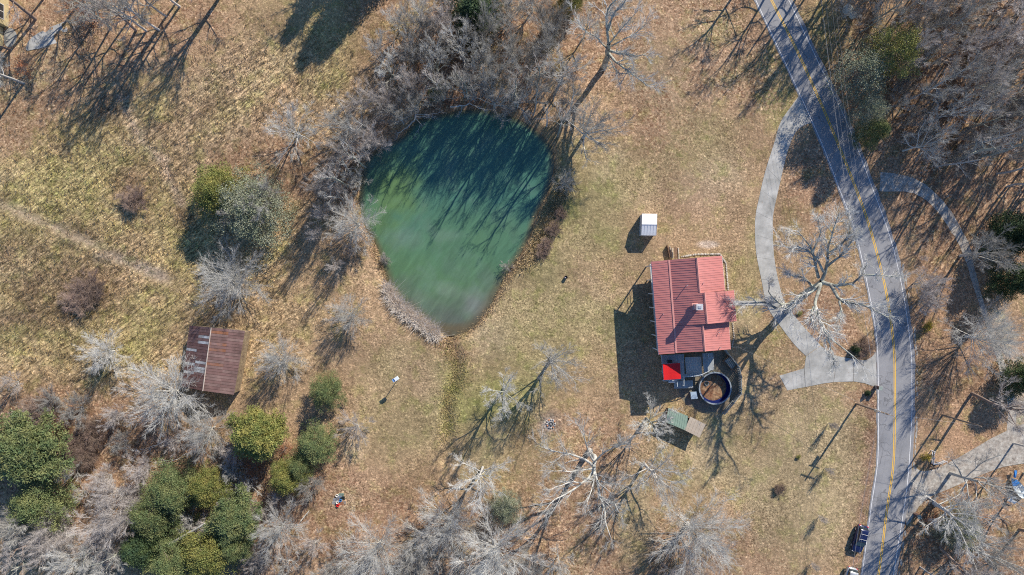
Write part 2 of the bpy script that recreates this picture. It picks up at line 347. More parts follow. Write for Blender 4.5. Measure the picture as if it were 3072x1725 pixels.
# trodden paths
def trail(pts, wid, c_, k=.8, soft=.8):
    d_ = pdist(X, Y, pts) + (NZ2 - .5) * 1.2; mk = np.clip((wid + soft - d_) / (2 * soft), 0, 1); paint(mk, c_, k); return mk
mk = trail([(-40, 590), (60, 640), (180, 690), (300, 745), (400, 800), (500, 840)], .8, (.43, .335, .235), .75); tall *= 1 - mk * .8
mk = trail([(300, 770), (360, 770), (430, 800), (480, 825)], .9, (.30, .25, .20), .7)
mk = trail([(120, 690), (230, 745), (330, 790)], .3, (.13, .12, .07), .6, .4)
trail([(370, 300), (405, 390), (440, 440), (490, 480), (520, 560), (545, 600)], .7, (.42, .33, .27), .6)
trail([(385, 430), (480, 445), (560, 425)], .2, (.20, .15, .12), .6, .4)
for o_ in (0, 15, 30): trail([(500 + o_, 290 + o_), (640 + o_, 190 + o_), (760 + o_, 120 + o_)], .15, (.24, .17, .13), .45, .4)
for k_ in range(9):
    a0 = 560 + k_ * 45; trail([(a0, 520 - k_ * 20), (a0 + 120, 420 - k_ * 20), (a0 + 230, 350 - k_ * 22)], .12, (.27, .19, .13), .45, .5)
trail([(2345, 735), (2330, 735)], .6, (.3, .26, .24), .5)
trail([(2220, 905), (2260, 903), (2310, 905)], .5, (.40, .39, .36), .85, .3)
trail(ditch, .3, (.26, .19, .12), .45, .9)
trail([(1590, 620), (1560, 700), (1500, 800)], .0, (.2, .2, .1), .0)
trail([(3000, 960), (3040, 1100), (3060, 1250)], 1.6, (.42, .37, .31), .8)
dp = pdist(X, Y, pond, True); inp = inside(X, Y, pond); sdp = np.where(inp, dp, -dp)
bank = np.clip(1 - np.abs(sdp + .3) / (.5 + 1.1 * NZ), 0, 1); paint(bank, (.31, .22, .14), .8)
paint(blob(1640, 670, 26, 100, 28, .5, 1.2), (.26, .20, .10), .7)
paint(np.clip(1 - np.abs(sdp) / .55, 0, 1), (.14, .09, .05), .8)
tall *= np.clip(-sdp / 2, 0, 1); leaf *= np.clip(-sdp + .4, 0, 1)
# height: shallow relief, pond basin, ditch
flat = np.clip((pdist(X, Y, road_c) - 4) / 3, 0, 1)
for q_, r_ in ((((2300, 600), (2300, 850), (2420, 1040), (2620, 1110), (2340, 1150)), 5), (((2030, 780), (2060, 1060), (2140, 1160)), 11), (((2380, 330), (2330, 450)), 5), (lane, 3), (((2740, 1470), (2900, 1400)), 4), (((640, 1000), (630, 1170)), 7)):
    flat *= np.clip((pdist(X, Y, q_) - r_) / 3, 0, 1)
flat *= np.clip(-sdp / 4, 0, 1); near = np.clip(1 - (np.maximum(np.abs(X) - 96, 0) + np.maximum(np.abs(Y) - 56, 0)) / 10, 0, 1)
Z = (fbm(X, Y, .05, 3, 3) - .5) * .7 * flat + (fbm(X, Y, .9, 3, 5) - .5) * (.06 + .28 * tall) * flat * near
Z = Z - np.clip(sdp + 1.6, 0, 4) * .45
Z -= np.clip(1 - pdist(X, Y, ditch) / 1.6, 0, 1) * .5
Z = np.where(np.maximum(np.abs(X), np.abs(Y) * 1.6) > 96, np.minimum(Z, 0), Z)
ny, nx = X.shape; idx = np.arange(nx * ny).reshape(ny, nx)
F = np.stack([idx[:-1, :-1], idx[:-1, 1:], idx[1:, 1:], idx[1:, :-1]], -1).reshape(-1, 4)
V = np.stack([X, Y, Z], -1).reshape(-1, 3)
me = mesh_np('ground', V, [F], True)
def vcol(me, name, arr):
    a_ = me.color_attributes.new(name, 'FLOAT_COLOR', 'POINT'); q = np.ones((len(arr), 4), np.float32); q[:, :3] = arr; a_.data.foreach_set('color', q.ravel())
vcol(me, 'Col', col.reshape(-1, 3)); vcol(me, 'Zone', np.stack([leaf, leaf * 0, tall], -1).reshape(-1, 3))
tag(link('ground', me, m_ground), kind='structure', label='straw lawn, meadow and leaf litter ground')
def ground_z(x, y):
    i = np.clip(np.searchsorted(gx, x) - 1, 0, nx - 2); j = np.clip(np.searchsorted(gy, y) - 1, 0, ny - 2); return Z[j, i]
# pond water
wx = np.arange(-30, 12, .5); wy = np.arange(-12, 34, .5); WX, WY = np.meshgrid(wx, wy); wp = inside(WX, WY, pond) | (pdist(WX, WY, pond, True) < .8)
wd = np.where(inside(WX, WY, pond), pdist(WX, WY, pond, True), 0)
wnx = len(wx); wi = np.arange(WX.size).reshape(WX.shape); wf = np.stack([wi[:-1, :-1], wi[:-1, 1:], wi[1:, 1:], wi[1:, :-1]], -1)
keep = (wp[:-1, :-1] & wp[:-1, 1:] & wp[1:, 1:] & wp[1:, :-1]); wf = wf[keep]
WPY = CY - WY / G; WPX = WX / G + CX
t_ = np.clip((WPY - 560 + (WPX - 1350) * -.35 + (fbm(WX, WY, .12, 4, 9) - .5) * 260) / 260, 0, 1)[..., None]
wc = np.array((.065, .165, .12)) * (1 - t_) + np.array((.095, .185, .09)) * t_
e_ = np.clip((WPY - 830 + (fbm(WX, WY, .3, 4, 19) - .5) * 160) / 120, 0, 1)[..., None]
wc = wc * (1 - e_) + np.array((.11, .135, .105)) * e_
def wblob(cx_, cy_, rx_, ry_, s): return np.clip(1.3 - np.hypot((WPX - cx_) / rx_, (WPY - cy_) / ry_) + (fbm(WX, WY, .5, 4, s) - .5) * 1.6, 0, 1)[..., None]
for a in [(1430, 925, 40, 45, 1, .5), (1345, 865, 45, 22, 2, .3), (1215, 720, 50, 25, 3, .25), (1350, 705, 50, 20, 4, .22), (1260, 900, 60, 30, 6, .15)]:
    q = wblob(*a[:5]) * a[5] * .4; wc = wc * (1 - q) + np.array((.42, .47, .44)) * q
q = wblob(1180, 560, 70, 130, 5) * .6; wc = wc * (1 - q) + np.array((.12, .20, .06)) * q
q = np.clip(1 - wd / (.8 + 1.4 * np.clip((WPY - 700) / 300, 0, 1)), 0, 1)[..., None] * .8; wc = wc * (1 - q) + np.array((.12, .085, .045)) * q
q = wblob(1350, 985, 90, 18, 7) * .7; wc = wc * (1 - q) + np.array((.14, .11, .06)) * q
me = mesh_np('pond_water', np.stack([WX, WY, WX * 0 - .62], -1).reshape(-1, 3), [wf.reshape(-1, 4)], True)
vcol(me, 'Col', wc.reshape(-1, 3))
tag(link('pond_water', me, m_water), kind='structure', label='murky green pond water with pale cloudy patches')

# ------------------------------------------------------------------ road and drives
def ribbon(name, a, b_, z, m, parent=None, thick=0.0, **kw):
    bb = B(); v = []; n_ = min(len(a), len(b_))
    for i in range(n_): v += [P(*a[i]) + Vector((0, 0, z)), P(*b_[i]) + Vector((0, 0, z))]
    f = [(2 * i, 2 * i + 2, 2 * i + 3, 2 * i + 1) for i in range(n_ - 1)]; bb.add(v, f)
    if thick:
        k = len(v); bb.v += [(p[0], p[1], z - thick) for p in bb.v[:k]]
        bb.f += [(2 * i, 2 * i + k, 2 * i + 2 + k, 2 * i + 2) for i in range(n_ - 1)] + [(2 * i + 1, 2 * i + 3, 2 * i + 3 + k, 2 * i + 1 + k) for i in range(n_ - 1)]
    o = bb.obj(name, m, parent); 
    if kw: tag(o, **kw)
    return o
def offset(pts, dpx):
    out = []
    for i, p in enumerate(pts):
        a = np.array(pts[max(i - 1, 0)]); b_ = np.array(pts[min(i + 1, len(pts) - 1)]); t = b_ - a; t = t / np.hypot(*t)
        out.append((p[0] - t[1] * dpx, p[1] + t[0] * dpx))
    return out
def resample(pts, n_):
    p = np.array(pts); s = np.concatenate([[0], np.cumsum(np.hypot(*np.diff(p, axis=0).T))]); q = np.linspace(0, s[-1], n_)
    return list(zip(np.interp(q, s, p[:, 0]), np.interp(q, s, p[:, 1])))
# offset(+) goes to screen-left of travel (down the page) = larger... sign handled by test below
rl, rc, rr_ = resample(road_l, 160), resample(road_c, 160), resample(road_r, 160)
jl = [(4 + 2.5 * random.random()) for _ in rl]; jr = [(8 + 4 * random.random()) for _ in rl]
el = [(p[0] - j, p[1] + j * .3) for p, j in zip(rl, jl)]; er = [(p[0] + j, p[1] - j * .3) for p, j in zip(rr_, jr)]
ribbon('road', el, er, .035, m_asph, thick=.2, kind='structure', label='grey two lane asphalt road')
for nm, ln, d_, w_, m_ in (('edge_line', rl, 0, .9, m_white), ('edge_line', rr_, 0, .9, m_white), ('centre_line', rc, -2.2, 1.1, m_yel), ('centre_line', rc, 2.2, 1.1, m_yel)):
    l_ = offset(ln, d_); ribbon(nm, offset(l_, w_), offset(l_, -w_), .041, m_, kind='structure')
# gravel verge scraps
vg = B()
for i in range(60):
    k = random.randint(70, 150); p = er[min(k, 159)]; r_ = random.uniform(2, 5)
    if not 780 < p[1] < 1725: continue
    vg.slab([P(p[0] + 6 + r_ * math.cos(t) * .7, p[1] + r_ * 2.2 * math.sin(t)) + Vector((0, 0, .02 + i * .0004)) for t in [2 * math.pi - j * math.pi / 4 for j in range(8)]], .05)
tag(vg.obj('gravel_verge', m_gravel), kind='stuff', label='thin scraps of pale gravel on the right road verge')
# concrete loop drive in slabs
drive = empty('driveway', P(2330, 900), 'pale concrete loop driveway', None, None, 'structure')
dl = resample(smooth_open([(2416, 262), (2380, 310), (2342, 366), (2322, 430), (2295, 517), (2278, 590), (2266, 654), (2267, 746), (2283, 833), (2303, 921), (2346, 985), (2382, 1032), (2418, 1068)]), 79)
dr = resample(smooth_open([(2462, 372), (2436, 369), (2412, 376), (2386, 398), (2362, 457), (2334, 575), (2320, 640), (2318, 686), (2322, 766), (2334, 837), (2354, 905), (2398, 965), (2462, 1036)]), 79)
def slab_piece(top, z=.03, m=None, nm='slab', par=None):
    vv = [P(*p) + Vector((0, 0, z)) for p in top]
    ar = sum(vv[i].x * vv[(i + 1) % len(vv)].y - vv[(i + 1) % len(vv)].x * vv[i].y for i in range(len(vv)))
    if ar < 0: vv.reverse()
    return B().slab(vv, .2).obj(nm, m or m_conc, par if par is not None else drive)
for i in range(0, 78, 6):
    a, b_ = dl[i:i + 7], dr[i:i + 7]
    a = a[:-1] + [tuple(np.array(a[-1]) * .96 + np.array(a[-2]) * .04)]; b_ = b_[:-1] + [tuple(np.array(b_[-1]) * .96 + np.array(b_[-2]) * .04)]
    slab_piece(a + b_[::-1], .030 + .012 * random.random())
for pl in ([(2418, 1069), (2462, 1037), (2497, 1064), (2512, 1068), (2500, 1146), (2470, 1150), (2416, 1161), (2413, 1104)],
           [(2412, 1105), (2415, 1161), (2362, 1171), (2338, 1127)], [(2513, 1068.4), (2560, 1077), (2560, 1144), (2501, 1146)],
           [(2561, 1077), (2597, 1081), (2615, 1071), (2627, 1055), (2629, 1162), (2593, 1149), (2561, 1144)]):
    slab_piece(pl, .030 + .012 * random.random())
slab_piece([(2402, 286), (2416, 262), (2444, 372), (2452, 380), (2462, 372), (2440, 340)], .02)
# gravel lane and gravel drive mouth at right
ll, lr = [], []
lc = smooth_open([(a, b_, w_) for (a, b_), w_ in zip(lane, lane_w)], 4)
for i, p in enumerate(lc):
    a = np.array(lc[max(i - 1, 0)][:2]); b_ = np.array(lc[min(i + 1, len(lc) - 1)][:2]); t = (b_ - a) / np.hypot(*(b_ - a)); w_ = p[2] * random.uniform(.9, 1.1)
    ll.append((p[0] - t[1] * w_, p[1] + t[0] * w_)); lr.append((p[0] + t[1] * w_, p[1] - t[0] * w_))
ribbon('gravel_lane', ll, lr, .016, m_gravel, kind='structure', label='narrow gravel lane curving through the trees at right')
gd = smooth_closed([(2741, 1402), (2760, 1412), (2804, 1408), (2867, 1377), (2923, 1345), (3002, 1301), (3100, 1270), (3100, 1375), (3010, 1400), (2943, 1425), (2843, 1468), (2796, 1488), (2756, 1520), (2722, 1575), (2716, 1480)], 3)
slab_piece(gd, .022, m_gravel, 'gravel_drive', par=None).name
g_ = C.objects['gravel_drive']; 
g_.data.transform(__import__('mathutils').Matrix.Translation(drive.location)); g_.parent = None; tag(g_, kind='structure', label='pale gravel drive mouth joining the road at lower right')
for i, pl in enumerate(([(78, 150), (96, 112), (165, 76), (232, 58), (240, 92), (205, 112), (150, 128), (108, 146)], [(283, -20), (352, -20), (352, 22), (332, 46), (308, 55), (290, 30)], [(110, 138), (200, 110), (206, 122), (160, 132), (114, 147)], [(14, 96), (34, 84), (50, 104), (46, 126), (30, 142), (14, 132)])):
    tag(B().slab([P(*p) + Vector((0, 0, .05 + i * .004)) for p in smooth_closed(pl[::-1], 3)], .3).obj('pavement', m_conc), kind='structure')

# ------------------------------------------------------------------ trees
def tubes(Pts, Rad, s):
    """Pts (n,k,3), Rad (n,k) -> verts, quads"""
    n_, k, _ = Pts.shape
    T = np.gradient(Pts, axis=1); T /= np.linalg.norm(T, axis=2, keepdims=True) + 1e-9
    ref = np.where(np.abs(T[..., 2:3]) > .9, np.array([1., 0, 0]), np.array([0, 0, 1.])); U = np.cross(T, ref); U /= np.linalg.norm(U, axis=2, keepdims=True) + 1e-9
    Wv = np.cross(T, U); an = 2 * np.pi * np.arange(s) / s
    Vv = Pts[:, :, None, :] + Rad[:, :, None, None] * (np.cos(an)[None, None, :, None] * U[:, :, None, :] + np.sin(an)[None, None, :, None] * Wv[:, :, None, :])
    i = np.arange(n_ * k * s).reshape(n_, k, s); j = np.roll(i, -1, axis=2)
    Fq = np.stack([i[:, :-1], j[:, :-1], j[:, 1:], i[:, 1:]], -1).reshape(-1, 4)
    return Vv.reshape(-1, 3), Fq
def poly_grow(r, P0, D0, L, k, wander, trop):
    n_ = len(P0); pts = np.zeros((n_, k, 3)); pts[:, 0] = P0; d_ = D0.copy(); st = (L / (k - 1))[:, None]
    for j in range(1, k):
        d_ = d_ + r.normal(0, wander, (n_, 3)); d_[:, 2] += trop; d_ /= np.linalg.norm(d_, axis=1, keepdims=True)
        pts[:, j] = pts[:, j - 1] + d_ * st
    return pts
def children(r, Pp, Rp, Lp, m_, t0, t1, ang, angv, ratio, fall, rr=.6, rmin=.01):
    n_, k, _ = Pp.shape; t = r.uniform(t0, t1, (n_, m_)); u = t * (k - 1); i = np.clip(np.floor(u).astype(int), 0, k - 2); f = (u - i)[..., None]
    ii = np.arange(n_)[:, None]; A = Pp[ii, i]; Bq = Pp[ii, i + 1]; pos = A * (1 - f) + Bq * f; T = Bq - A; T /= np.linalg.norm(T, axis=2, keepdims=True) + 1e-9
    rad = Rp[ii, i] * (1 - f[..., 0]) + Rp[ii, i + 1] * f[..., 0]
    ref = r.normal(0, 1, (n_, m_, 3)); pr = ref - (ref * T).sum(2, keepdims=True) * T; pr /= np.linalg.norm(pr, axis=2, keepdims=True) + 1e-9
    a = np.clip(r.normal(ang, angv, (n_, m_)), .15, 1.5)[..., None]
    D_ = T * np.cos(a) + pr * np.sin(a); L_ = Lp[:, None] * ratio * (1 - fall * t) * r.uniform(.65, 1.25, (n_, m_))
    return pos.reshape(-1, 3), D_.reshape(-1, 3), L_.ravel(), np.maximum(rad.ravel() * rr, rmin)
def taper(r0, k, e=.25): return r0[:, None] * np.linspace(1, e, k)[None, :]
class Acc:
    def __init__(s): s.V = []; s.F = []; s.n = 0
    def add(s, V_, F_): s.V.append(V_); s.F.append(F_ + s.n); s.n += len(V_)
    def mesh(s, name, scale=(1, 1, 1), smooth=False): return mesh_np(name, np.concatenate(s.V) * np.array(scale), [np.concatenate(s.F)], smooth)
def finish(tr, cr, m1, m2, name):
    """normalise to crown radius 1 and height 1, return the two meshes"""
    Vc = np.concatenate(cr.V); rad = np.percentile(np.hypot(Vc[:, 0], Vc[:, 1]), 96); h_ = np.percentile(Vc[:, 2], 99.5)
    sc_ = (1 / rad, 1 / rad, 1 / h_); a = tr.mesh('trunk', sc_, True); c_ = cr.mesh('crown', sc_); a.materials.append(m1)
    for m_ in (m2 if isinstance(m2, tuple) else (m2,)): c_.materials.append(m_)
    return a, c_
def branch_fill(r, cr, Pp, Rp, Lp, n2, n3, n4, wl=(.45, .42, .5), wand=.16, trop=.05, tw=.014, ang=.48):
    p, d_, L_, q = children(r, Pp, Rp, Lp, n2, .2, 1, ang, .2, wl[0], .35, .55, .024); k = 5; P2 = poly_grow(r, p, d_, L_, k, wand, trop); R2 = taper(q, k); cr.add(*tubes(P2, R2, 4))
    P2a = np.concatenate([P2]); 
    p, d_, L3, q = children(r, P2a, R2, L_, n3, .15, 1, ang, .2, wl[1] * 1.15, .3, .6, .015); k = 4; P3 = poly_grow(r, p, d_, L3, k, wand * .8, trop); R3 = taper(q, k); cr.add(*tubes(P3, R3, 3))
    L3 = np.maximum(L3, .7)
    p, d_, L4, q = children(r, P3, R3, L3, n4, .1, 1, ang * .85, .2, wl[2] * 1.3, .3, .7, tw); P4 = poly_grow(r, p, d_, np.maximum(L4, .6), 3, wand * .5, trop); cr.add(*tubes(P4, taper(q, 3, .35), 3))
def bare(seed, h=14, tf=.35, nl=10, la=(.5, 1.0), ll_=.6, r0=.22, n2=7, n3=6, n4=6, wand=.13, trop=.05, lean=.04, tw=.016, t0=.7, stems=1, wl=(.45, .42, .5), m1=None, m2=None, spread_lo=False):
    r = np.random.default_rng(seed); tr, cr = Acc(), Acc()
    k = 8; D0 = np.array([[r.normal(0, lean), r.normal(0, lean), 1.]]); 
    if stems > 1:
        az = np.arange(stems) * 2 * np.pi / stems + r.uniform(0, 1, stems); D0 = np.stack([np.cos(az) * .45, np.sin(az) * .45, np.ones(stems)], -1)
    D0 /= np.linalg.norm(D0, axis=1, keepdims=True); n0 = len(D0)
    P0 = poly_grow(r, np.zeros((n0, 3)) + np.array([0, 0, -.2]), D0, np.full(n0, h * tf), k, .05, .04); R0 = taper(np.full(n0, r0), k, .6); tr.add(*tubes(P0, R0, 8))
    pos, DD, LL, RR = [], [], [], []
    for s_ in range(n0):
        for i in range(nl):
            t = t0 + (1 - t0) * (i / max(nl - 1, 1)); u = t * (k - 1); a_ = min(int(u), k - 2); f = u - a_
            pos.append(P0[s_, a_] * (1 - f) + P0[s_, a_ + 1] * f); az = i * 2.4 + r.uniform(-.4, .4); th = lerp(la[1], la[0], i / max(nl - 1, 1)) + r.normal(0, .12)
            base = np.array([math.cos(az) * math.sin(th), math.sin(az) * math.sin(th), math.cos(th)]) + D0[s_] * (.3 if stems > 1 else 0)
            DD.append(base / np.linalg.norm(base)); LL.append(h * ll_ * r.uniform(.88, 1.1)); RR.append(R0[s_, a_] * r.uniform(.42, .6) * (.6 if nl > 20 else 1))
    P1 = poly_grow(r, np.array(pos), np.array(DD), np.array(LL), 7, wand, trop); R1 = taper(np.array(RR), 7, .22); tr.add(*tubes(P1, R1, 5))
    branch_fill(r, cr, P1, R1, np.array(LL), n2, n3, n4, wl, wand, trop, tw)
    return finish(tr, cr, m1 or m_barkg, m2 or m_twigg, 'bare')
def leaves_at(r, c_, spread, s, n_, up=.3, elong=1.0):
    """n_ small triangles round each centre"""
    m_ = len(c_) * n_; cc_ = np.repeat(c_, n_, 0) + r.normal(0, 1, (m_, 3)) * np.array(spread)
    a = r.normal(0, 1, (m_, 3)); a[:, 2] *= (1 - up); a /= np.linalg.norm(a, axis=1, keepdims=True)
    b__ = r.normal(0, 1, (m_, 3)); b__ -= (b__ * a).sum(1, keepdims=True) * a; b__ /= np.linalg.norm(b__, axis=1, keepdims=True)
    sz = s * r.uniform(.6, 1.4, (m_, 1)); V_ = np.stack([cc_ - a * sz * .5 * elong, cc_ + a * sz * .5 * elong, cc_ + b__ * sz * .8], 1).reshape(-1, 3)
    return V_, np.arange(m_ * 3).reshape(-1, 3)
def green(seed, h=8, R0=3.5, shape='round', ncl=260, nlv=45, s=.2, spread=.36, elong=1., m1=None, m2=None, z0=.15):
    r = np.random.default_rng(seed); tr, cr = Acc(), Acc()
    P0 = poly_grow(r, np.array([[0, 0, -.2]]), np.array([[0, 0, 1.]]), np.array([h * .9]), 7, .04, .05); Rr = taper(np.array([.16]), 7, .3); tr.add(*tubes(P0, Rr, 6))
    u = r.uniform(0, 1, ncl); az = r.uniform(0, 2 * np.pi, ncl); lump = 1 + .3 * np.sin(az * 3 + r.uniform(0, 6)) * np.cos(u * 6 + r.uniform(0, 6)) + .2 * np.sin(az * 5 + u * 9 + r.uniform(0, 6))
    if shape == 'cone': prof = (1 - u) ** .75 * .98 + .04
    elif shape == 'column': prof = np.sqrt(np.clip(1 - (2 * u - 1) ** 4, 0, 1))
    else: prof = np.sqrt(np.clip(1 - (u * 1.25 - .28) ** 2 * 1.05, 0, 1)); prof = np.clip(prof, .08, 1)
    q = r.uniform(0, 1, ncl) ** .45; rad = R0 * prof * lump * q; zz = h * (z0 + (1 - z0) * u)
    c_ = np.stack([rad * np.cos(az), rad * np.sin(az), zz + r.normal(0, .15, ncl)], -1)
    # limbs towards a share of the clumps
    sel = c_[:: max(1, ncl // 60)]; st = np.zeros_like(sel); st[:, 2] = np.clip(sel[:, 2] - .25 * np.hypot(sel[:, 0], sel[:, 1]) - .3, .3, h * .85)
    t = np.linspace(0, 1, 4)[None, :, None]; Pl = st[:, None] * (1 - t) + sel[:, None] * t; tr.add(*tubes(Pl, taper(np.full(len(sel), .05), 4, .3), 3))
    V_, F_ = leaves_at(r, c_, (spread, spread, spread * .75), s, nlv, .25, elong); cr.add(V_, F_)
    return finish(tr, cr, m1 or m_barkb, m2 or m_lf_gr, 'green')
PR = {}
PR['spray'] = [bare(s_, 12, .2, 28, (.12, 1.3), .62, .34, 8, 7, 7, .05, .0, tw=.0105, t0=.6, wl=(.5, .5, .55), m1=m_barkw, m2=m_twigw) for s_ in (1, 2, 3)]
PR['tree'] = [bare(10, 14, .45, 12, (.35, 1.15), .5, .34, 9, 7, 8, .10, .02, tw=.0105, t0=.45, m1=m_barkg, m2=m_twigw),
              bare(11, 14, .4, 11, (.3, 1.1), .55, .34, 9, 7, 8, .11, .03, tw=.0105, t0=.45, m1=m_barkw, m2=m_twigg),
              bare(12, 14, .5, 11, (.4, 1.2), .45, .34, 9, 7, 8, .13, .01, tw=.0105, t0=.4, m1=m_barkl, m2=m_twigw)]
PR['forest'] = [bare(20, 17, .62, 10, (.4, 1.2), .32, .26, 7, 6, 7, .12, .03, tw=.012, t0=.5, m1=m_barkg, m2=m_twigg),
                bare(21, 17, .68, 9, (.3, 1.1), .3, .25, 7, 6, 7, .12, .04, tw=.012, t0=.5, m1=m_barkb, m2=m_twigp),
                bare(22, 17, .55, 9, (.5, 1.3), .36, .27, 7, 6, 7, .14, .02, tw=.012, t0=.45, m1=m_barkl, m2=m_twigg)]
PR['slim'] = [bare(25, 16, .8, 8, (.3, .9), .24, .24, 4, 4, 4, .10, .05, tw=.012, t0=.5, m1=m_barkg, m2=m_twigg),
              bare(26, 16, .8, 7, (.3, .8), .26, .24, 4, 4, 4, .10, .06, tw=.012, t0=.55, m1=m_barkl, m2=m_twigp)]
PR['haze'] = [bare(30, 8, .2, 16, (.15, 1.3), .7, .14, 8, 7, 7, .06, .0, tw=.0085, t0=.4, stems=1, m1=m_barkw, m2=m_twigp),
              bare(31, 8, .16, 6, (.15, 1.1), .7, .10, 7, 7, 7, .07, .01, tw=.0085, t0=.4, stems=4, m1=m_barkg, m2=m_twigp)]
PR['thicket'] = [bare(40, 8, .2, 6, (.2, 1.1), .62, .11, 7, 7, 7, .10, .03, tw=.0085, t0=.4, stems=3, m1=m_barkg, m2=m_twigg),
                 bare(41, 9, .3, 13, (.2, 1.3), .58, .17, 8, 7, 7, .09, .02, tw=.0085, t0=.4, m1=m_barkw, m2=m_twigw)]
PR['white'] = [bare(50, 18, .4, 9, (.3, 1.3), .52, .36, 8, 7, 7, .12, .01, tw=.013, t0=.5, m1=m_barkw, m2=m_twigw)]
PR['shrub'] = [bare(60, 2.5, .15, 5, (.2, 1.2), .8, .03, 6, 5, 5, .15, .05, tw=.009, t0=.3, stems=5, m1=m_barkb, m2=m_twigd)]
PR['cedar'] = [green(70, 8, 3.6, 'round', 420, 75, .13, .3, m2=m_lf_gr), green(71, 9, 3.4, 'round', 420, 75, .13, .3, m2=m_lf_gr)]
PR['olive'] = [green(72, 8, 4.5, 'round', 460, 80, .15, .36, m2=m_lf_ol)]
PR['greygreen'] = [green(73, 8, 5, 'round', 480, 70, .15, .4, m2=m_lf_gy)]
PR['pine'] = [green(74, 12, 4.2, 'round', 300, 110, .16, .38, 2.6, m2=m_lf_ol, z0=.35), green(75, 14, 4.2, 'round', 300, 100, .16, .4, 2.6, m2=m_lf_gr, z0=.4)]
PR['dark'] = [green(76, 13, 4.0, 'cone', 520, 60, .2, .4, m2=m_lf_dark, z0=.1), green(77, 7, 3.6, 'round', 400, 70, .16, .33, m2=m_lf_dark)]
PR['russet'] = [green(78, 5, 2.6, 'round', 60, 22, .16, .3, m2=m_lf_red)]
PR['wispy'] = [green(81, 12, 4.6, 'round', 210, 60, .16, .42, m2=m_lf_gy, z0=.35)]
PR['wispyg'] = [green(82, 12, 4.6, 'round', 240, 70, .16, .42, m2=m_lf_ol, z0=.35)]
PR['yellow'] = [green(79, 2.2, 1.2, 'round', 60, 30, .14, .18, m2=m_lf_yel)]
PR['grass'] = [green(80, .9, .8, 'round', 30, 24, .16, .16, m2=m_lf_ol)]
tri_total = sum(len(m_.polygons) for v in PR.values() for p in v for m_ in p); print('tree polys', tri_total)
NAME = dict(spray='bare_tree', tree='bare_tree', forest='bare_tree', slim='bare_tree', haze='bare_sapling', thicket='bare_sapling', white='bare_tree', shrub='shrub', cedar='cedar_tree', olive='cedar_tree', greygreen='cedar_tree', pine='pine_tree', wispy='evergreen_tree', wispyg='evergreen_tree', dark='evergreen_tree', russet='shrub', yellow='shrub', grass='shrub')
def tree(kind, px, py, Rpx, h, label, group=None, rz=None, at_base=False, var=None, mats=None):
    pr = PR[kind]; tm, cm = pr[(var if var is not None else random.randrange(len(pr))) % len(pr)]
    k = 1 if at_base else (1 - .62 * h / H)
    loc = P(CX + (px - CX) * k, CY + (py - CY) * k); loc.z = float(ground_z(loc.x, loc.y)) - .02
    nm = NAME[kind]; cat = 'shrub' if nm == 'shrub' else 'tree'
    o = empty(nm, loc, label, cat, group, rz=random.uniform(0, 6.28) if rz is None else rz)
    Rm = Rpx * G * (1 - .62 * h / H); o.scale = (Rm, Rm, h)
    for n_, me_, i in (('trunk', tm, 0), ('crown', cm, 1)):
        c_ = bpy.data.objects.new(n_, me_); C.objects.link(c_); c_.parent = o
        if mats and mats[i]: c_.material_slots[0].link = 'OBJECT'; c_.material_slots[0].material = mats[i]
    return o
def skeleton_tree(name, label, trunk, limbs, r0, m1, m2, seed, n2=9, n3=6, n4=6, lr=.45, tw=.022, wl=(.3, .5, .6), wand=.2, cat='tree'):
    r = np.random.default_rng(seed); tr, cr = Acc(), Acc(); b0 = P(*trunk[0][:2]); b0.z = 0
    def path(pts, k):
        q = np.array([list(P(*p) - b0) for p in pts]); q = np.array(smooth_open([tuple(x) for x in q], 3)) if len(q) > 2 else q
        s_ = np.concatenate([[0], np.cumsum(np.linalg.norm(np.diff(q, axis=0), axis=1))]); u = np.linspace(0, s_[-1], k)
        w_ = np.stack([np.interp(u, s_, q[:, i]) for i in range(3)], -1); w_[1:-1] += r.normal(0, .07, (k - 2, 3)); return w_, s_[-1]
    w_, L_ = path(trunk, 9); tr.add(*tubes(w_[None], np.linspace(r0, r0 * .62, 9)[None], 9))
    Ps, Ls, Rs = [], [], []
    for lm in limbs:
        k = lr
        if isinstance(lm[0], float): k = lm[0]; lm = lm[1]
        w_, L_ = path(lm, 10); Ps.append(w_); Ls.append(L_); Rs.append(np.linspace(r0 * k, r0 * k * .16, 10))
    Ps, Ls, Rs = np.array(Ps), np.array(Ls), np.array(Rs); tr.add(*tubes(Ps, Rs, 6))
    branch_fill(r, cr, Ps, Rs, Ls, n2, n3, n4, wl, wand, .03, tw)
    o = empty(name, b0, label, cat); link('trunk', tr.mesh('trunk', smooth=True), m1, o); link('crown', cr.mesh('crown'), m2, o); return o

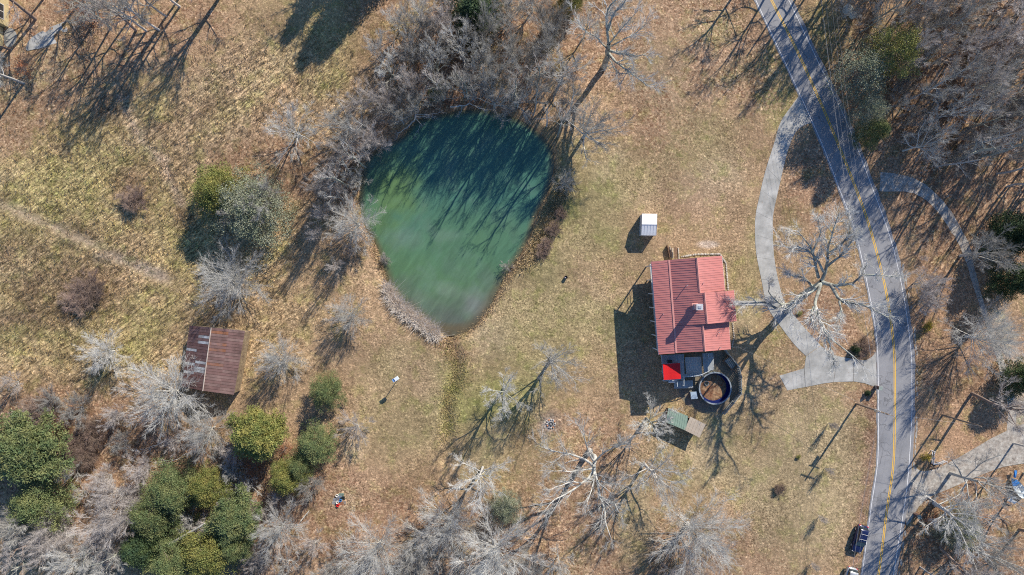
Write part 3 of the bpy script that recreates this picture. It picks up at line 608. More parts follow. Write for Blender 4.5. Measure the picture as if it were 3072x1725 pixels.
skeleton_tree('oak_tree', 'huge leafless oak with lichened limbs spreading over the driveway and the road',
    [(2360, 928, 0), (2380, 912, 2.5), (2405, 890, 5), (2436, 868, 7.5), (2466, 846, 9.5)],
    [[(2466, 846, 9.5), (2497, 852, 10.5), (2530, 856, 11.5), (2565, 846, 12), (2586, 822, 13), (2600, 795, 14)],
     (.22, [(2588, 826, 13), (2620, 824, 14), (2660, 828, 14.5), (2705, 830, 15)]),
     [(2490, 852, 10.3), (2512, 885, 11.5), (2518, 903, 12.2), (2555, 905, 13), (2580, 912, 14), (2605, 918, 14.5), (2640, 942, 15), (2685, 950, 15.5)],
     (.25, [(2518, 903, 12.2), (2524, 930, 13), (2513, 955, 13.5), (2505, 978, 13.8)]),
     [(2462, 850, 9.5), (2445, 900, 11), (2440, 918, 12), (2455, 945, 13), (2475, 985, 14), (2483, 1010, 14.5), (2520, 1035, 15), (2560, 1070, 15.5), (2592, 1098, 16)],
     (.24, [(2483, 1010, 14.5), (2493, 1045, 15), (2500, 1085, 15.5), (2488, 1112, 16)]), (.2, [(2440, 920, 12), (2430, 960, 13), (2455, 990, 13.5), (2478, 1012, 14)]),
     [(2466, 840, 9.5), (2478, 800, 11), (2483, 760, 13), (2488, 725, 14.5), (2502, 685, 16), (2518, 640, 17)],
     (.38, [(2455, 832, 9.5), (2445, 790, 12), (2435, 750, 14), (2412, 715, 15), (2390, 690, 16)]), (.3, [(2470, 815, 11), (2445, 770, 13), (2400, 742, 14), (2370, 745, 14.5), (2338, 722, 15)]),
     (.3, [(2380, 908, 3.5), (2350, 914, 4.5), (2326, 900, 5.5), (2308, 878, 6.5), (2310, 850, 8)]), (.38, [(2374, 915, 3), (2330, 925, 5), (2290, 905, 6), (2250, 912, 7), (2214, 910, 8)]),
     (.3, [(2480, 800, 12), (2520, 765, 14), (2552, 725, 15), (2580, 690, 16)]), (.3, [(2440, 862, 8), (2415, 835, 9), (2385, 828, 10), (2345, 815, 11)]), (.25, [(2460, 850, 9.5), (2430, 880, 11), (2400, 890, 12), (2370, 935, 13), (2390, 990, 14)]),
     (.25, [(2483, 760, 13), (2520, 740, 14), (2550, 690, 15), (2545, 640, 16)]), (.22, [(2435, 760, 14), (2460, 700, 15), (2450, 650, 16)])],
    .78, m_barkl, m_twigw, 501, 14, 8, 7, .42, .0125)
skeleton_tree('sycamore_tree', 'tall white-limbed leafless sycamore on the lawn below the fire pit',
    [(1768, 1352, 0), (1774, 1362, 2.5), (1784, 1372, 5), (1782, 1395, 7.5)],
    [[(1782, 1395, 7.5), (1775, 1425, 9), (1745, 1450, 11), (1700, 1480, 13), (1655, 1505, 15), (1630, 1540, 16)],
     [(1783, 1395, 7.5), (1788, 1440, 10), (1800, 1490, 12), (1815, 1535, 15), (1818, 1575, 17), (1835, 1620, 18)],
     [(1780, 1400, 7.5), (1760, 1380, 9), (1735, 1372, 11), (1690, 1358, 13), (1640, 1350, 14), (1620, 1335, 15)],
     (.35, [(1782, 1385, 6.5), (1765, 1350, 9), (1755, 1320, 11), (1742, 1285, 13), (1725, 1262, 14)]), (.33, [(1784, 1385, 7), (1815, 1355, 10), (1850, 1335, 12), (1885, 1330, 14)]),
     (.33, [(1778, 1405, 8), (1735, 1412, 11), (1695, 1415, 13), (1650, 1410, 15)]), (.35, [(1784, 1400, 8), (1780, 1450, 12), (1765, 1500, 15), (1755, 1545, 17)]),
     (.3, [(1800, 1490, 12), (1840, 1510, 15), (1870, 1560, 17)]), (.3, [(1790, 1440, 10), (1830, 1450, 13), (1865, 1455, 15)]), (.28, [(1745, 1450, 11), (1720, 1445, 13), (1675, 1460, 15), (1640, 1470, 16)])],
    .5, m_barkw, m_twigw, 502, 12, 7, 7, .48, .0125)
skeleton_tree('bare_tree', 'tall leafless tree with thick forking grey limbs at the top, left of the pink lawn',
    [(1812, 200, 0), (1818, 180, 3), (1824, 160, 6), (1826, 130, 9)],
    [[(1826, 130, 9), (1820, 70, 13), (1824, 30, 15), (1850, 0, 18), (1862, -40, 20)], [(1824, 90, 12), (1840, 40, 15), (1870, 12, 17), (1885, -20, 18)],
     [(1826, 150, 7), (1860, 160, 10), (1900, 165, 12), (1945, 170, 14)], [(1826, 160, 6), (1860, 195, 9), (1900, 225, 12), (1945, 260, 13)], (.3, [(1826, 140, 8), (1870, 120, 12), (1920, 90, 14), (1950, 60, 16)]),
     (.3, [(1824, 150, 7), (1785, 110, 11), (1740, 80, 14), (1720, 50, 15)]), (.28, [(1826, 130, 9), (1870, 80, 13), (1915, 30, 16)]), (.28, [(1822, 165, 6), (1850, 215, 9), (1880, 220, 11), (1920, 230, 12)])],
    .55, m_barkl, m_twigw, 503, 13, 7, 7, .5, .0125)
# the hand placed trees --------------------------------------------------
T = [
 ('spray', 684, 840, 122, 10, 'round crowned pale leafless tree above the rusty roofed barn'),
 ('spray', 480, 1185, 138, 11, 'wide pale leafless tree whose branches reach over the lower left corner of the barn'),
 ('spray', 835, 1078, 80, 8, 'small pale leafless tree right of the rusty barn'),
 ('spray', 298, 1060, 78, 7, 'small pinkish leafless tree alone in the meadow left of the barn'),
 ('thicket', 868, 385, 95, 9, 'grey leafless tree at the meadow edge left of the pond'),
 ('spray', 1055, 665, 92, 9, 'leafless tree with fine grey twigs overhanging the left bank of the pond'),
 ('spray', 1045, 948, 70, 7, 'thin pale leafless sapling below the left pond bank'),
 ('haze', 1066, 1285, 62, 5, 'small white twigged sapling on the lawn right of the cedars'),
 ('tree', 1508, 1185, 90, 13, 'leafless tree beside the ditch below the pond tip'),
 ('tree', 1662, 1092, 92, 13, 'sparse leafless tree on the lawn between the ditch and the house'),
 ('tree', 1442, 1440, 95, 13, 'leafless tree left of the white sycamore with olive shrub below it'),
 ('tree', 1962, 1432, 110, 14, 'leafless tree right of the white sycamore'),
 ('tree', 1965, 1280, 85, 12, 'leafless grey tree beside the green roofed lean-to'),
 ('spray', 2100, 1618, 150, 13, 'broad pale leafless tree at the bottom edge on the tan lawn'),
 ('tree', 1765, 380, 105, 13, 'leafless tree on the upper right bank of the pond'),
 ('spray', 1700, 545, 42, 6, 'little pale leafless tree on the right bank of the pond'),
 ('tree', 1480, 285, 85, 12, 'leafless tree leaning over the top bank of the pond'),
 ('spray', 1340, 1590, 120, 10, 'leafless tree with purple grey twigs at the bottom below the olive shrub'),
 ('spray', 1480, 1690, 150, 15, 'white stemmed leafless tree at the bottom edge left of the long shadows'),
 ('spray', 1120, 1670, 130, 12, 'pale many stemmed leafless tree at the bottom edge left of the centre'),
 ('spray', 822, 1600, 92, 9, 'pale leafless tree right of the big cedar clump'),
 ('spray', 600, 1300, 88, 9, 'white branched leafless tree below the barn'),
 ('spray', 688, 1420, 52, 5, 'little grey violet leafless tree between the cedars'),
 ('thicket', 774, 598, 66, 10, 'white leafless tree growing up through the grey green cedar'),
 ('haze', 690, 640, 48, 9, 'thin leafless tree at the left of the grey green cedar'),
 ('spray', 2995, 1020, 115, 13, 'leafless tree spreading over a dark shadow at the right edge'),
 ('tree', 2985, 760, 80, 14, 'dark limbed leafless tree left of the glossy evergreen'),
 ('haze', 2790, 850, 55, 8, 'leafless sapling clump with bundled stems on the orange verge'),
 ('haze', 2800, 905, 45, 7, 'second bundled sapling on the orange verge just below the first'),
 ('white', 2970, 1470, 130, 16, 'leafless tree with looping white limbs near the white and blue dinghy'),
 ('tree', 2900, 1560, 130, 14, 'leafless tree with spreading limbs over the thicket right of the road'),
 ('tree', 2990, 1680, 110, 14, 'leafless tree in the bottom right corner'),
 ('forest', 3050, 1210, 90, 17, 'tall leafless tree at the right edge above the gravel drive'),
 ('haze', 330, 1500, 90, 9, 'pale fanned leafless tree left of the big cedar clump'),
 ('haze', 300, 1600, 80, 9, 'faint leafless tree in the lower left wood beside the cedars'),
 ('haze', 1055, 745, 32, 4, 'small leafless sapling left of the pond above the pale sapling'),
 ('haze', 1150, 775, 20, 2, 'tiny twiggy bush on the left pond edge'),
 ('haze', 1520, 800, 24, 2.5, 'tiny pale twiggy bush overhanging the lower right pond bank'),
 ('cedar', 977, 1178, 56, 5.5, 'round green cedar alone on the lawn right of the barn'),
 ('olive', 650, 572, 88, 8, 'olive yellow cedar at the upper left of the cedar pair in the meadow'),
 ('greygreen', 745, 628, 118, 9, 'broad grey green cedar below the olive one in the meadow'),
 ('pine', 768, 1300, 80, 9, 'feathery green pine below the barn'),
 ('cedar', 945, 1335, 62, 6, 'dark green cedar at the upper right of the lower cedars'),
 ('olive', 858, 1435, 60, 6, 'yellow green cedar below the feathery pine'),
 ('cedar', 898, 1400, 46, 6, 'small dark cedar wedged between two larger cedars'),
 ('pine', 75, 1350, 110, 11, 'olive green pine at the left edge'),
 ('cedar', 110, 1512, 95, 9, 'bright green bushy evergreen in the lower left below the olive pine'),
 ('greygreen', 1515, 1525, 52, 5, 'olive grey shrubby evergreen below the ditch tree'),
 ('cedar', 510, 1475, 85, 8, 'cedar at the top of the big green clump'), ('cedar', 455, 1545, 80, 8, 'cedar at the left of the big green clump'),
 ('olive', 620, 1465, 70, 7, 'yellowish cedar at the top right of the big green clump'), ('pine', 705, 1560, 80, 8, 'feathery pine on the right side of the big green clump'),
 ('dark', 420, 1650, 75, 8, 'dark bluish cedar at the lower left of the big green clump'), ('cedar', 520, 1690, 85, 8, 'cedar at the bottom edge of the big green clump'),
 ('olive', 620, 1660, 95, 8, 'bright yellow green cedar at the bottom of the big green clump'), ('cedar', 700, 1640, 60, 7, 'cedar beside the bright one at the lower right of the big green clump'),
 ('wispyg', 2675, 160, 85, 13, 'bright olive pine at the edge of the right hand woods'), ('wispy', 2585, 215, 95, 11, 'grey green evergreen tangled with bare twigs beside the road at upper right'),
 ('wispy', 2600, 330, 70, 9, 'deep green evergreen below the grey green one by the road'), ('cedar', 2625, 395, 42, 9, 'small dark green cedar beside the road shadow'),
 ('dark', 3052, 838, 62, 8, 'glossy dark evergreen at the right edge'), ('dark', 3080, 700, 70, 10, 'dark evergreen cut by the right edge above the glossy one'),
 ('dark', 3085, 1140, 62, 7, 'dark rounded evergreen cut by the right edge by the gravel lane'),
 ('dark', 1425, 30, 85, 9, 'dark evergreen inside the thicket at the top edge'), ('cedar', 1302, 278, 22, 4, 'tiny bright cedar on the wooded bank above the pond'),
 ('olive', 1710, -8, 45, 7, 'olive evergreen cut by the top edge'), ('yellow', 2786, 978, 18, 1.8, 'small green bush on the orange verge with a spiky shadow', ), ('yellow', 2782, 1372, 15, 1.8, 'small yellow leaved bush inside the white rail corner'),
 ('grass', 2398, 1372, 8, .6, 'tiny green tuft on the tan lawn'), ('grass', 2400, 940, 10, .5, 'low green sprout beside the driveway'),
 ('dark', 2570, 1048, 14, 1.6, 'small dark shrub at the south tip of the drive island'), ('shrub', 2592, 1040, 34, 1.6, 'leafless shrub at the south tip of the drive island'),
 ('greygreen', 2890, 1590, 70, 5, 'low mossy evergreen thicket shrub at the lower right'),
]
for t in T: tree(*t)
for i, a in enumerate([(130, 1235, 60, 3), (265, 1290, 55, 2.5), (250, 1370, 50, 2.5), (215, 1340, 45, 2.5), (395, 600, 45, 2), (270, 870, 55, 2), (230, 900, 50, 2), (1680, 640, 22, 1), (1660, 690, 26, 1), (1640, 730, 24, 1), (1625, 760, 22, 1), (2340, 1470, 20, 1)]):
    tree('shrub', *a, ['brown scrub bush above the olive pine at the left edge', 'larger brown scrub bush in the russet litter left of the barn tree', 'small brown scrub bush just below the larger one in the litter', 'brown scrub bush touching the olive pine at the left edge', 'reddish brown scrub bush in the meadow left of the cedar pair', 'brown scrub bush in the meadow below the trodden path', 'smaller brown scrub bush beside the one below the path', 'topmost low scrub bush on the right pond bank', 'second low scrub bush on the right pond bank', 'third low scrub bush on the right pond bank', 'lowest scrub bush on the right pond bank', 'little bare bush alone on the tan lawn below the pole shadow'][i])
for a in [(230, 20, 50, 5), (270, 45, 40, 4), (60, 205, 45, 3), (760, 1400, 40, 3), (850, 1350, 30, 3), (180, 1280, 40, 2.5), (2800, 1560, 30, 2)]:
    tree('russet', *a, 'russet bush still holding brown leaves among bare trees', 'russet leaved bushes')
# top thicket round the pond head
def th_label(x, y):
    p = 'along the top edge' if y < 70 else 'on its left flank beside the meadow' if x < 1130 else 'close to the pond water' if y > 240 else 'in its left half' if x < 1400 else 'in its right half'
    return 'grey leafless tree of the pond thicket ' + p, 'pond thicket trees ' + p
gL = 'bare trees of the thicket round the pond head'; lb = 'grey leafless tree crowded in the thicket round the head of the pond'
for a in [(1260, 95, 82), (1165, 215, 78), (1150, 300, 72), (1070, 300, 60), (1300, 185, 65), (1390, 135, 70), (1475, 200, 80), (1540, 110, 60), (1560, 180, 70), (1640, 130, 70), (1700, 205, 80), (1660, 60, 60), (1250, 20, 70), (1330, 60, 60), (1095, 420, 75), (1035, 375, 78), (1200, 350, 50), (1230, 310, 55), (1620, 240, 60), (1560, 290, 60), (1390, 250, 55), (1710, 290, 45), (1760, 70, 60), (1520, 20, 70), (1600, -10, 60), (1060, 530, 40), (1000, 500, 50), (1010, 450, 50), (1350, -20, 60), (1300, 130, 60), (1440, 80, 60), (1430, 180, 60), (1330, 270, 45), (1220, 150, 60), (1180, 60, 60), (1130, 150, 50), (970, 560, 45), (1230, 250, 55)]:
    x, y, r_ = a; far = x > 1280 and 60 < y < 260; k = random.choice(['tree', 'tree', 'thicket']) if far else random.choice(['thicket', 'thicket', 'haze', 'tree'])
    tree(k, x + random.uniform(-8, 8), y + random.uniform(-8, 8), r_ * random.uniform(.95, 1.15), (9 if far else 6.5) + r_ * .05 + random.uniform(-1, 1.5), *th_label(x, y))
for x, y, h in [(1405, 296, 13), (1470, 285, 15), (1545, 320, 17), (1600, 345, 16), (1640, 380, 17), (1672, 410, 16), (1610, 280, 17), (1700, 350, 16), (1330, 300, 13), (1660, 300, 17)]:
    tree('slim', x, y, 44, h, 'slim tall leafless tree on the upper pond bank throwing a long shadow across the water', 'tall trees on the upper pond bank', at_base=True)
for x, y, h in [(1100, 425, 14), (1080, 470, 15), (1060, 520, 14), (1045, 560, 15), (1095, 500, 13), (1030, 600, 13), (1120, 400, 15), (1010, 545, 13)]:
    tree('slim', x, y, 40, h, 'slim tall leafless tree left of the pond combing the grass with its shadow', 'slim trees left of the pond', at_base=True)
# saplings along the left bank
for a in [(985, 590, 40), (960, 640, 40), (1020, 565, 36), (940, 700, 30), (1000, 800, 28)]: tree('haze', *a, 8, 'thin leafless sapling in the row left of the pond', 'saplings left of the pond')
# right hand woods
rw = random.Random(5); spots = []
def wood(n_, box, test, mind):
    k = 0
    while k < n_ * 60 and n_ > 0:
        k += 1; x, y = rw.uniform(box[0], box[2]), rw.uniform(box[1], box[3])
        if test(x, y) and all((x - a) ** 2 + (y - b_) ** 2 > mind ** 2 for a, b_ in spots): spots.append((x, y)); n_ -= 1; yield x, y
gW = 'bare trees of the woods right of the road'; lw = 'leafless forest tree standing in the woods right of the road'
edge = lambda y: 2480 + y * .52
def area(x, y):
    if x > 2880: return 'in the upper right corner of the woods' if y < 130 else 'far to the right below the woods corner'
    if y < 40: return 'along the top edge of the right woods'
    if x < edge(y) + 140: return 'on the roadside margin of the right hand woods'
    return 'in the middle of the right hand woods' if y < 260 else 'at the lower end of the woods above the gravel lane'
for x, y in wood(84, (2440, -160, 3200, 500), lambda x, y: x > edge(y) + 50 and not (y > 330 + (x - 2700) * .35 and x > 2700) and not (2760 < x < 2900 and 470 < y), 44):
    ar = area(x, y); tree('forest', x, y, rw.uniform(48, 82), rw.uniform(12, 18), 'leafless tree ' + ar, 'bare forest trees ' + ar, at_base=True)
for x, y in wood(46, (2450, -60, 3120, 500), lambda x, y: x > edge(y) + 20, 36):
    tree('thicket', x, y, rw.uniform(28, 48), rw.uniform(4, 7), 'low leafless sapling ' + area(x, y), 'undergrowth saplings ' + area(x, y), at_base=True)
for a in [(2960, 270, 95, 16), (2800, 420, 80, 14), (2880, 330, 70, 15)]: tree('white', *a, 'pale limbed leafless tree standing out in the right hand woods', 'pale limbed trees in the right hand woods')
for x, y, h in [(3030, 470, 16), (3090, 520, 15), (3020, 560, 14), (3110, 640, 16), (2850, 480, 14), (2880, 440, 15), (2940, 470, 16), (2960, 420, 15), (2990, 520, 15), (2810, 500, 13), (3060, 600, 15)]: tree('slim', x, y, 60, h, 'leafless tree shading the gravel lane at the right edge', 'trees at the right edge above the lane', at_base=True)
for a in [(3040, 1330, 70, 16), (3072, 1420, 80, 15), (2820, 1640, 80, 12), (2860, 1700, 70, 12), (3060, 1590, 90, 14), (2760, 1700, 50, 10)]:
    tree('forest', a[0], a[1], a[2], a[3], 'leafless tree in the wood at the lower right', 'trees of the lower right wood', at_base=True)
# left top trees (trunks lean outwards in view) and lower left wood
for i, a in enumerate([(107, 59, 95, 15), (335, 85, 75, 13), (410, 92, 80, 15), (441, 94, 80, 15), (479, 91, 80, 16), (72, 250, 85, 14), (390, 60, 70, 14), (300, 40, 70, 14), (500, 50, 80, 15), (30, 150, 60, 12), (540, 20, 80, 15)]):
    tree('forest', a[0], a[1], a[2], a[3], 'thin leafless tree in the red leaf litter at the top left', 'thin trees at the top left', at_base=True)
for x, y, h in [(655, -5, 17), (690, -60, 17), (300, -60, 16), (160, -40, 16), (560, -40, 17), (2330, -70, 17), (2420, -60, 17), (2560, -70, 16), (2230, -60, 12), (2500, -20, 15), (1010, -110, 12)]:
    tree('forest', x, y, 90, h, 'leafless tree along the top edge throwing a long shadow into view', 'trees along the top edge', at_base=True)
for x, y, R1, h in [(1120, -130, 70, 15), (1190, -170, 70, 16), (1060, -190, 60, 14)]: tree('dark', x, y, R1, h, 'dark evergreen beyond the top edge casting the big shadow on the meadow', 'evergreens beyond the top edge', at_base=True, var=0)
for a in [(60, 1660), (200, 1695), (140, 1640), (250, 1660), (40, 1590), (270, 1730), (330, 1690), (40, 1720), (130, 1600), (350, 1560)]:
    tree(random.choice(['haze', 'thicket', 'forest']), a[0], a[1], random.uniform(60, 85), random.uniform(9, 12), 'pale leafless tree in the lower left corner wood', 'trees of the lower left corner wood')
for i, a in enumerate([(360, 1330), (520, 1330), (420, 1420), (200, 1420), (180, 1560), (400, 1480), (740, 1470), (760, 1540), (680, 1500), (560, 1560), (620, 1590), (770, 1680), (860, 1690), (300, 1440), (60, 1250), (150, 1200), (20, 1150), (340, 1250), (930, 1460), (830, 1500), (690, 1360), (240, 1480), (330, 1670), (10, 1560), (220, 1230), (940, 1640)]):
    tree(['thicket', 'haze', 'haze'][i % 3], a[0], a[1], random.uniform(34, 58), random.uniform(3, 6), 'low leafless brush tangled between the evergreens at the lower left', 'leafless brush at the lower left')
for a in [(1230, 1690, 70), (1600, 1700, 60), (1260, 1620, 70), (1380, 1690, 60), (1000, 1720, 60), (1680, 1700, 50)]:
    tree('thicket', a[0], a[1], a[2], 8, 'leafless sapling in the thicket along the bottom edge', 'saplings along the bottom edge')
for a in [(2095, 1720, 60), (2030, 1745, 70)]: tree('haze', *a, 8, 'fine twigged sapling below the broad tree at the bottom edge', 'saplings below the broad tree')
# thin row of saplings whose slender shadows comb the lawn by the road
for x, y, h in [(2485, 1270, 4), (2475, 1405, 3.6), (2458, 1550, 3.2), (2435, 1690, 3), (2765, 775, 1.4)]: tree('haze', x, y, 12, h, 'very thin young sapling standing on the grass near the road', 'thin young saplings near the road', at_base=True)
# fallen timber
def fallen(label, trunk, limbs, r0, seed, m=None):
    skeleton_tree('fallen_tree', label, trunk, limbs, r0, m or m_barkw, m_twigw, seed, 4, 3, 2, .5, .02, cat='fallen tree')
fallen('white fallen tree with forked limbs reaching over the upper left of the pond', [(1247, 343, 1.2), (1240, 365, 1.1), (1215, 385, .8)], [[(1247, 343, 1.2), (1290, 342, 1.2), (1326, 338, 1)], [(1215, 385, .8), (1195, 400, .6), (1190, 420, .3)], [(1247, 355, 1.2), (1262, 375, .7), (1245, 405, .1)], [(1250, 350, 1.2), (1290, 352, 1), (1303, 362, .5)]], .16, 601)
fallen('white fallen branch lying at the top of the pond edge', [(1350, 320, .8), (1385, 318, .9), (1410, 310, 1)], [[(1385, 318, .9), (1382, 335, .3), (1376, 352, 0)], [(1410, 310, 1), (1440, 325, .8), (1480, 330, .4)], [(1400, 314, 1), (1412, 302, 1.2), (1425, 298, 1.4)]], .13, 602)
fallen('fallen pale branch below the barn tree pointing lower left', [(500, 1322, .5), (470, 1335, .4), (440, 1345, .3)], [[(470, 1335, .5), (440, 1352, .8), (405, 1368, .4)], [(440, 1345, .3), (415, 1352, .5), (395, 1350, .4)]], .07, 603)
fallen('long fallen pale branch across the ground above the big cedar clump', [(560, 1360, .6), (520, 1382, .5), (480, 1395, .4)], [[(480, 1395, .4), (450, 1402, .5), (432, 1410, .3)], [(520, 1380, .5), (480, 1385, 1), (450, 1398, .6)]], .07, 604)
def logs(label, a, b_, r0, z=.3):
    o = empty('fallen_log', P(*a), label, 'log'); B().bar(P(*a) + Vector((0, 0, z)), P(*b_) + Vector((0, 0, z * 1.4)), r0, 8, r0 * .55).obj('trunk', m_barkw, o)
    bb = B()
    for i in range(7):
        t = random.uniform(.2, .95); p = P(*a).lerp(P(*b_), t) + Vector((0, 0, z)); bb.bar(p, p + Vector((random.uniform(-.9, .9), random.uniform(-.9, .9), random.uniform(.1, .6))), .03, 4, .012)
    bb.obj('branch', m_barkw, o)
logs('straight grey fallen trunk lying in a gap of the big cedar clump', (534, 1614), (648, 1545), .28, 3.2)
logs('short pale log at the upper middle of the big cedar clump', (565, 1485), (605, 1462), .2, 3.2); logs('short pale stump log in the middle of the big cedar clump', (533, 1522), (562, 1512), .2, 3.2)
logs('pale culvert log pointing up right by the lower right thicket', (2799, 1517), (2838, 1497), .14, .4)
logs('thin leaning dead pole on the litter right of the pale tree', (905, 1560), (931, 1528), .1, .5)

# ------------------------------------------------------------------ grasses (stuff)
def blades(name, n_, sample, hgt, wid, m, label, lean=(0, 0), spr=.5):
    r = np.random.default_rng(hash(name) % 1000 if False else len(name)); q = sample(r, n_); n_ = len(q); x, y = q[:, 0], q[:, 1]; z = ground_z(x, y)
    hh = hgt * r.uniform(.5, 1.3, n_); az = r.uniform(0, 2 * np.pi, n_); w_ = wid * r.uniform(.6, 1.4, n_); dx, dy = np.cos(az) * w_, np.sin(az) * w_
    tx = x + r.normal(lean[0], spr, n_) * hh; ty = y + r.normal(lean[1], spr, n_) * hh
    V_ = np.stack([np.stack([x - dx, y - dy, z - .03], -1), np.stack([x + dx, y + dy, z - .03], -1), np.stack([tx, ty, z + hh], -1)], 1).reshape(-1, 3)
    return tag(link(name, mesh_np(name, V_, [np.arange(3 * n_).reshape(-1, 3)]), m), label, None, None, 'stuff')
def samp_meadow(r, n_):
    x = r.uniform(-89, -27, n_); y = r.uniform(-30, 50, n_); i = np.clip(np.searchsorted(gx, x), 0, nx - 1); j = np.clip(np.searchsorted(gy, y), 0, ny - 1)
    k = r.random(n_) < tall[j, i] * (.35 + .9 * NZ[j, i]); c_ = np.stack([x, y], -1)[k]
    c_ = np.repeat(c_, 7, 0); return c_ + r.normal(0, .16, c_.shape)
blades('meadow_grass', 15000, samp_meadow, .32, .05, m_straw, 'tall straw coloured grass of the left meadow', (1.0, .75), .35)
def samp_line(pts, wid, k=1.0):
    def f(r, n_):
        p = np.array([list(P(*q)[:2]) for q in pts]); s_ = np.concatenate([[0], np.cumsum(np.linalg.norm(np.diff(p, axis=0), axis=1))]); u = r.uniform(0, s_[-1], n_)
        return np.stack([np.interp(u, s_, p[:, 0]), np.interp(u, s_, p[:, 1])], -1) + r.normal(0, wid, (n_, 2))
    return f
blades('bank_reeds', 9000, samp_line([(1160, 862), (1175, 895), (1200, 925), (1240, 955), (1280, 985), (1310, 1008)], .3), 1.2, .04, m_reed, 'pale bleached reeds along the lower left pond bank', (.2, .3), .7)
blades('right_bank_weeds', 2600, samp_line([(1690, 560), (1650, 640), (1620, 720), (1590, 770), (1560, 800)], 1.0), .6, .05, m_straw, 'dry weeds on the right pond bank')
blades('left_bank_grass', 900, samp_line([(1100, 690), (1120, 740), (1145, 810), (1165, 860)], .35), .4, .045, m_straw, 'pale dry grass on the left pond bank')
blades('lower_bank_grass', 1300, samp_line([(1310, 1010), (1350, 1018), (1400, 1000), (1440, 965), (1480, 910), (1520, 840), (1560, 790)], .45), .4, .045, m_straw, 'dry grass fringe on the lower pond bank')
m_dg = M('ditch_green', (.36, .34, .12), .9, .4, .6, col2=(.36, .27, .14))
blades('ditch_weeds', 3800, samp_line(ditch[:1] + [(1350, 1050), (1385, 1100), (1372, 1150), (1345, 1200), (1350, 1260), (1335, 1320)], .95), .22, .06, m_dg, 'green and yellow weeds filling the drainage ditch')

# ------------------------------------------------------------------ house
m_roofL = M('red_roof', (.58, .235, .21), .5, .2, .6, spec=.3, col2=(.50, .19, .17), orand=.05, stretch=(0, (.6, 2.5, 1))); m_rib = m_roofL
m_wall = M('tan_siding', (.42, .36, .28), .8, .15, 2); m_trim = M('white_trim', (.75, .74, .70), .6, .1, 2); m_glass = M('window_glass', (.03, .04, .05), .08, .1, 1, spec=.6)
m_deck = M('weathered_boards', (.40, .43, .43), .85, .3, 2, col2=(.30, .32, .32), stretch=(0, (6, .6, 1))); m_metal = M('galvanised_metal', (.62, .63, .64), .4, .15, 2, metal=.6)
m_brown = M('brown_timber', (.20, .12, .08), .85, .3, 3); m_red = M('bright_red_metal', (.75, .03, .03), .4, .1, 1); m_navy = M('navy_liner', (.012, .022, .13), .35, .2, 1)
m_dark = M('dark_plastic', (.03, .035, .03), .6, .2, 2); m_black = M('rubber', (.02, .02, .02), .8, .1, 2); m_wood = M('old_pole_wood', (.26, .20, .15), .9, .3, 2)
def hz(a, b_, z): return [P(a[0], a[1], z), P(b_[0], b_[1], z)]
house = empty('house', P(2040, 930), 'red metal roofed house with stepped roof and a silver chimney', 'house')
def section(a0, a1, b0, b1, n_, m, lift=0.0, par=None, rib=.055, name='roof_panel', swap=1):
    """roof section: edge a (a0->a1) is the low side, b the high side; n_ panels laid side by side, sharing one mesh"""
    par = par or house; org = root_loc(par); u = ((a1 - a0) + (b1 - b0)) / 2 / n_; v = (b0 - a0); nrm = u.cross(v).normalized()
    if nrm.z < 0: nrm = -nrm
    uh = u.normalized(); t = .035; g_ = .004
    o0 = Vector((0, 0, 0)); vs = []; 
    def prism(p0, w_, h0, h1):
        k = len(vs)
        for hh in (h0, h1):
            for q in (p0, p0 + w_, p0 + w_ + v, p0 + v): vs.append(q + nrm * hh)
        return [tuple(k + i for i in f) for f in ((3, 2, 1, 0), (4, 5, 6, 7), (0, 1, 5, 4), (1, 2, 6, 5), (2, 3, 7, 6), (3, 0, 4, 7))]
    fs = prism(uh * g_, u - uh * g_ * 2, -t, 0) + prism(u - uh * (rib + g_), uh * rib, .001, .036)
    me = bpy.data.meshes.new(name); me.from_pydata([tuple(q) for q in vs], [], fs); me.update(); me.materials.append(m)
    sh = ((b1 - b0) - (a1 - a0)) / n_
    for i in range(n_):
        o = bpy.data.objects.new(name, me); C.objects.link(o); o.parent = par; o.location = a0 + u * i - org + nrm * (lift + random.uniform(0, .004))
# low porch roof at the left, main left slope, right slopes
A0, A1 = P(1953.6, 785, 6.2), P(1976.4, 1064.4, 6.2); S0, S1 = P(2007, 779.5, 6.95), P(2029, 1058.6, 6.95)
R10, R11 = P(2090.4, 773.2, 8.9), P(2099.8, 878.7, 8.9); R20, R21 = P(2113.5, 877.6, 9.35), P(2122.5, 970.4, 9.35); R30, R31 = P(2108.5, 971.5, 8.85), P(2115, 1053.9, 8.85)
section(A0, A1, S0, S1, 41, m_roofL)
vx = (R10 - S0); lenu = (S1 - S0)
def on_main(t, sgn=0): return S0 + lenu * t
t1_, t2_ = .378, .710
section(on_main(0), on_main(t1_), R10, R11, 15, m_roofL); section(on_main(t1_), on_main(t2_), R20, R21, 14, m_roofL); section(on_main(t2_), on_main(1), R30, R31, 12, m_roofL)
E10, E11 = P(2165.7, 767, 7.0), P(2175, 871.6, 7.0); E20, E21 = P(2202, 870.8, 6.9), P(2208.5, 964.5, 6.9); E30, E31 = P(2186.5, 966, 6.3), P(2191.8, 1048.5, 6.3)
section(E10, E11, R10, R11, 15, m_roofL); section(E20, E21, R20, R21, 14, m_roofL); section(E30, E31, R30 + Vector((.12, 0, -.45)), R31 + Vector((.12, 0, -.45)), 12, m_roofL)
m_cap = M('ridge_flashing', (.64, .30, .26), .45, .1, 1)
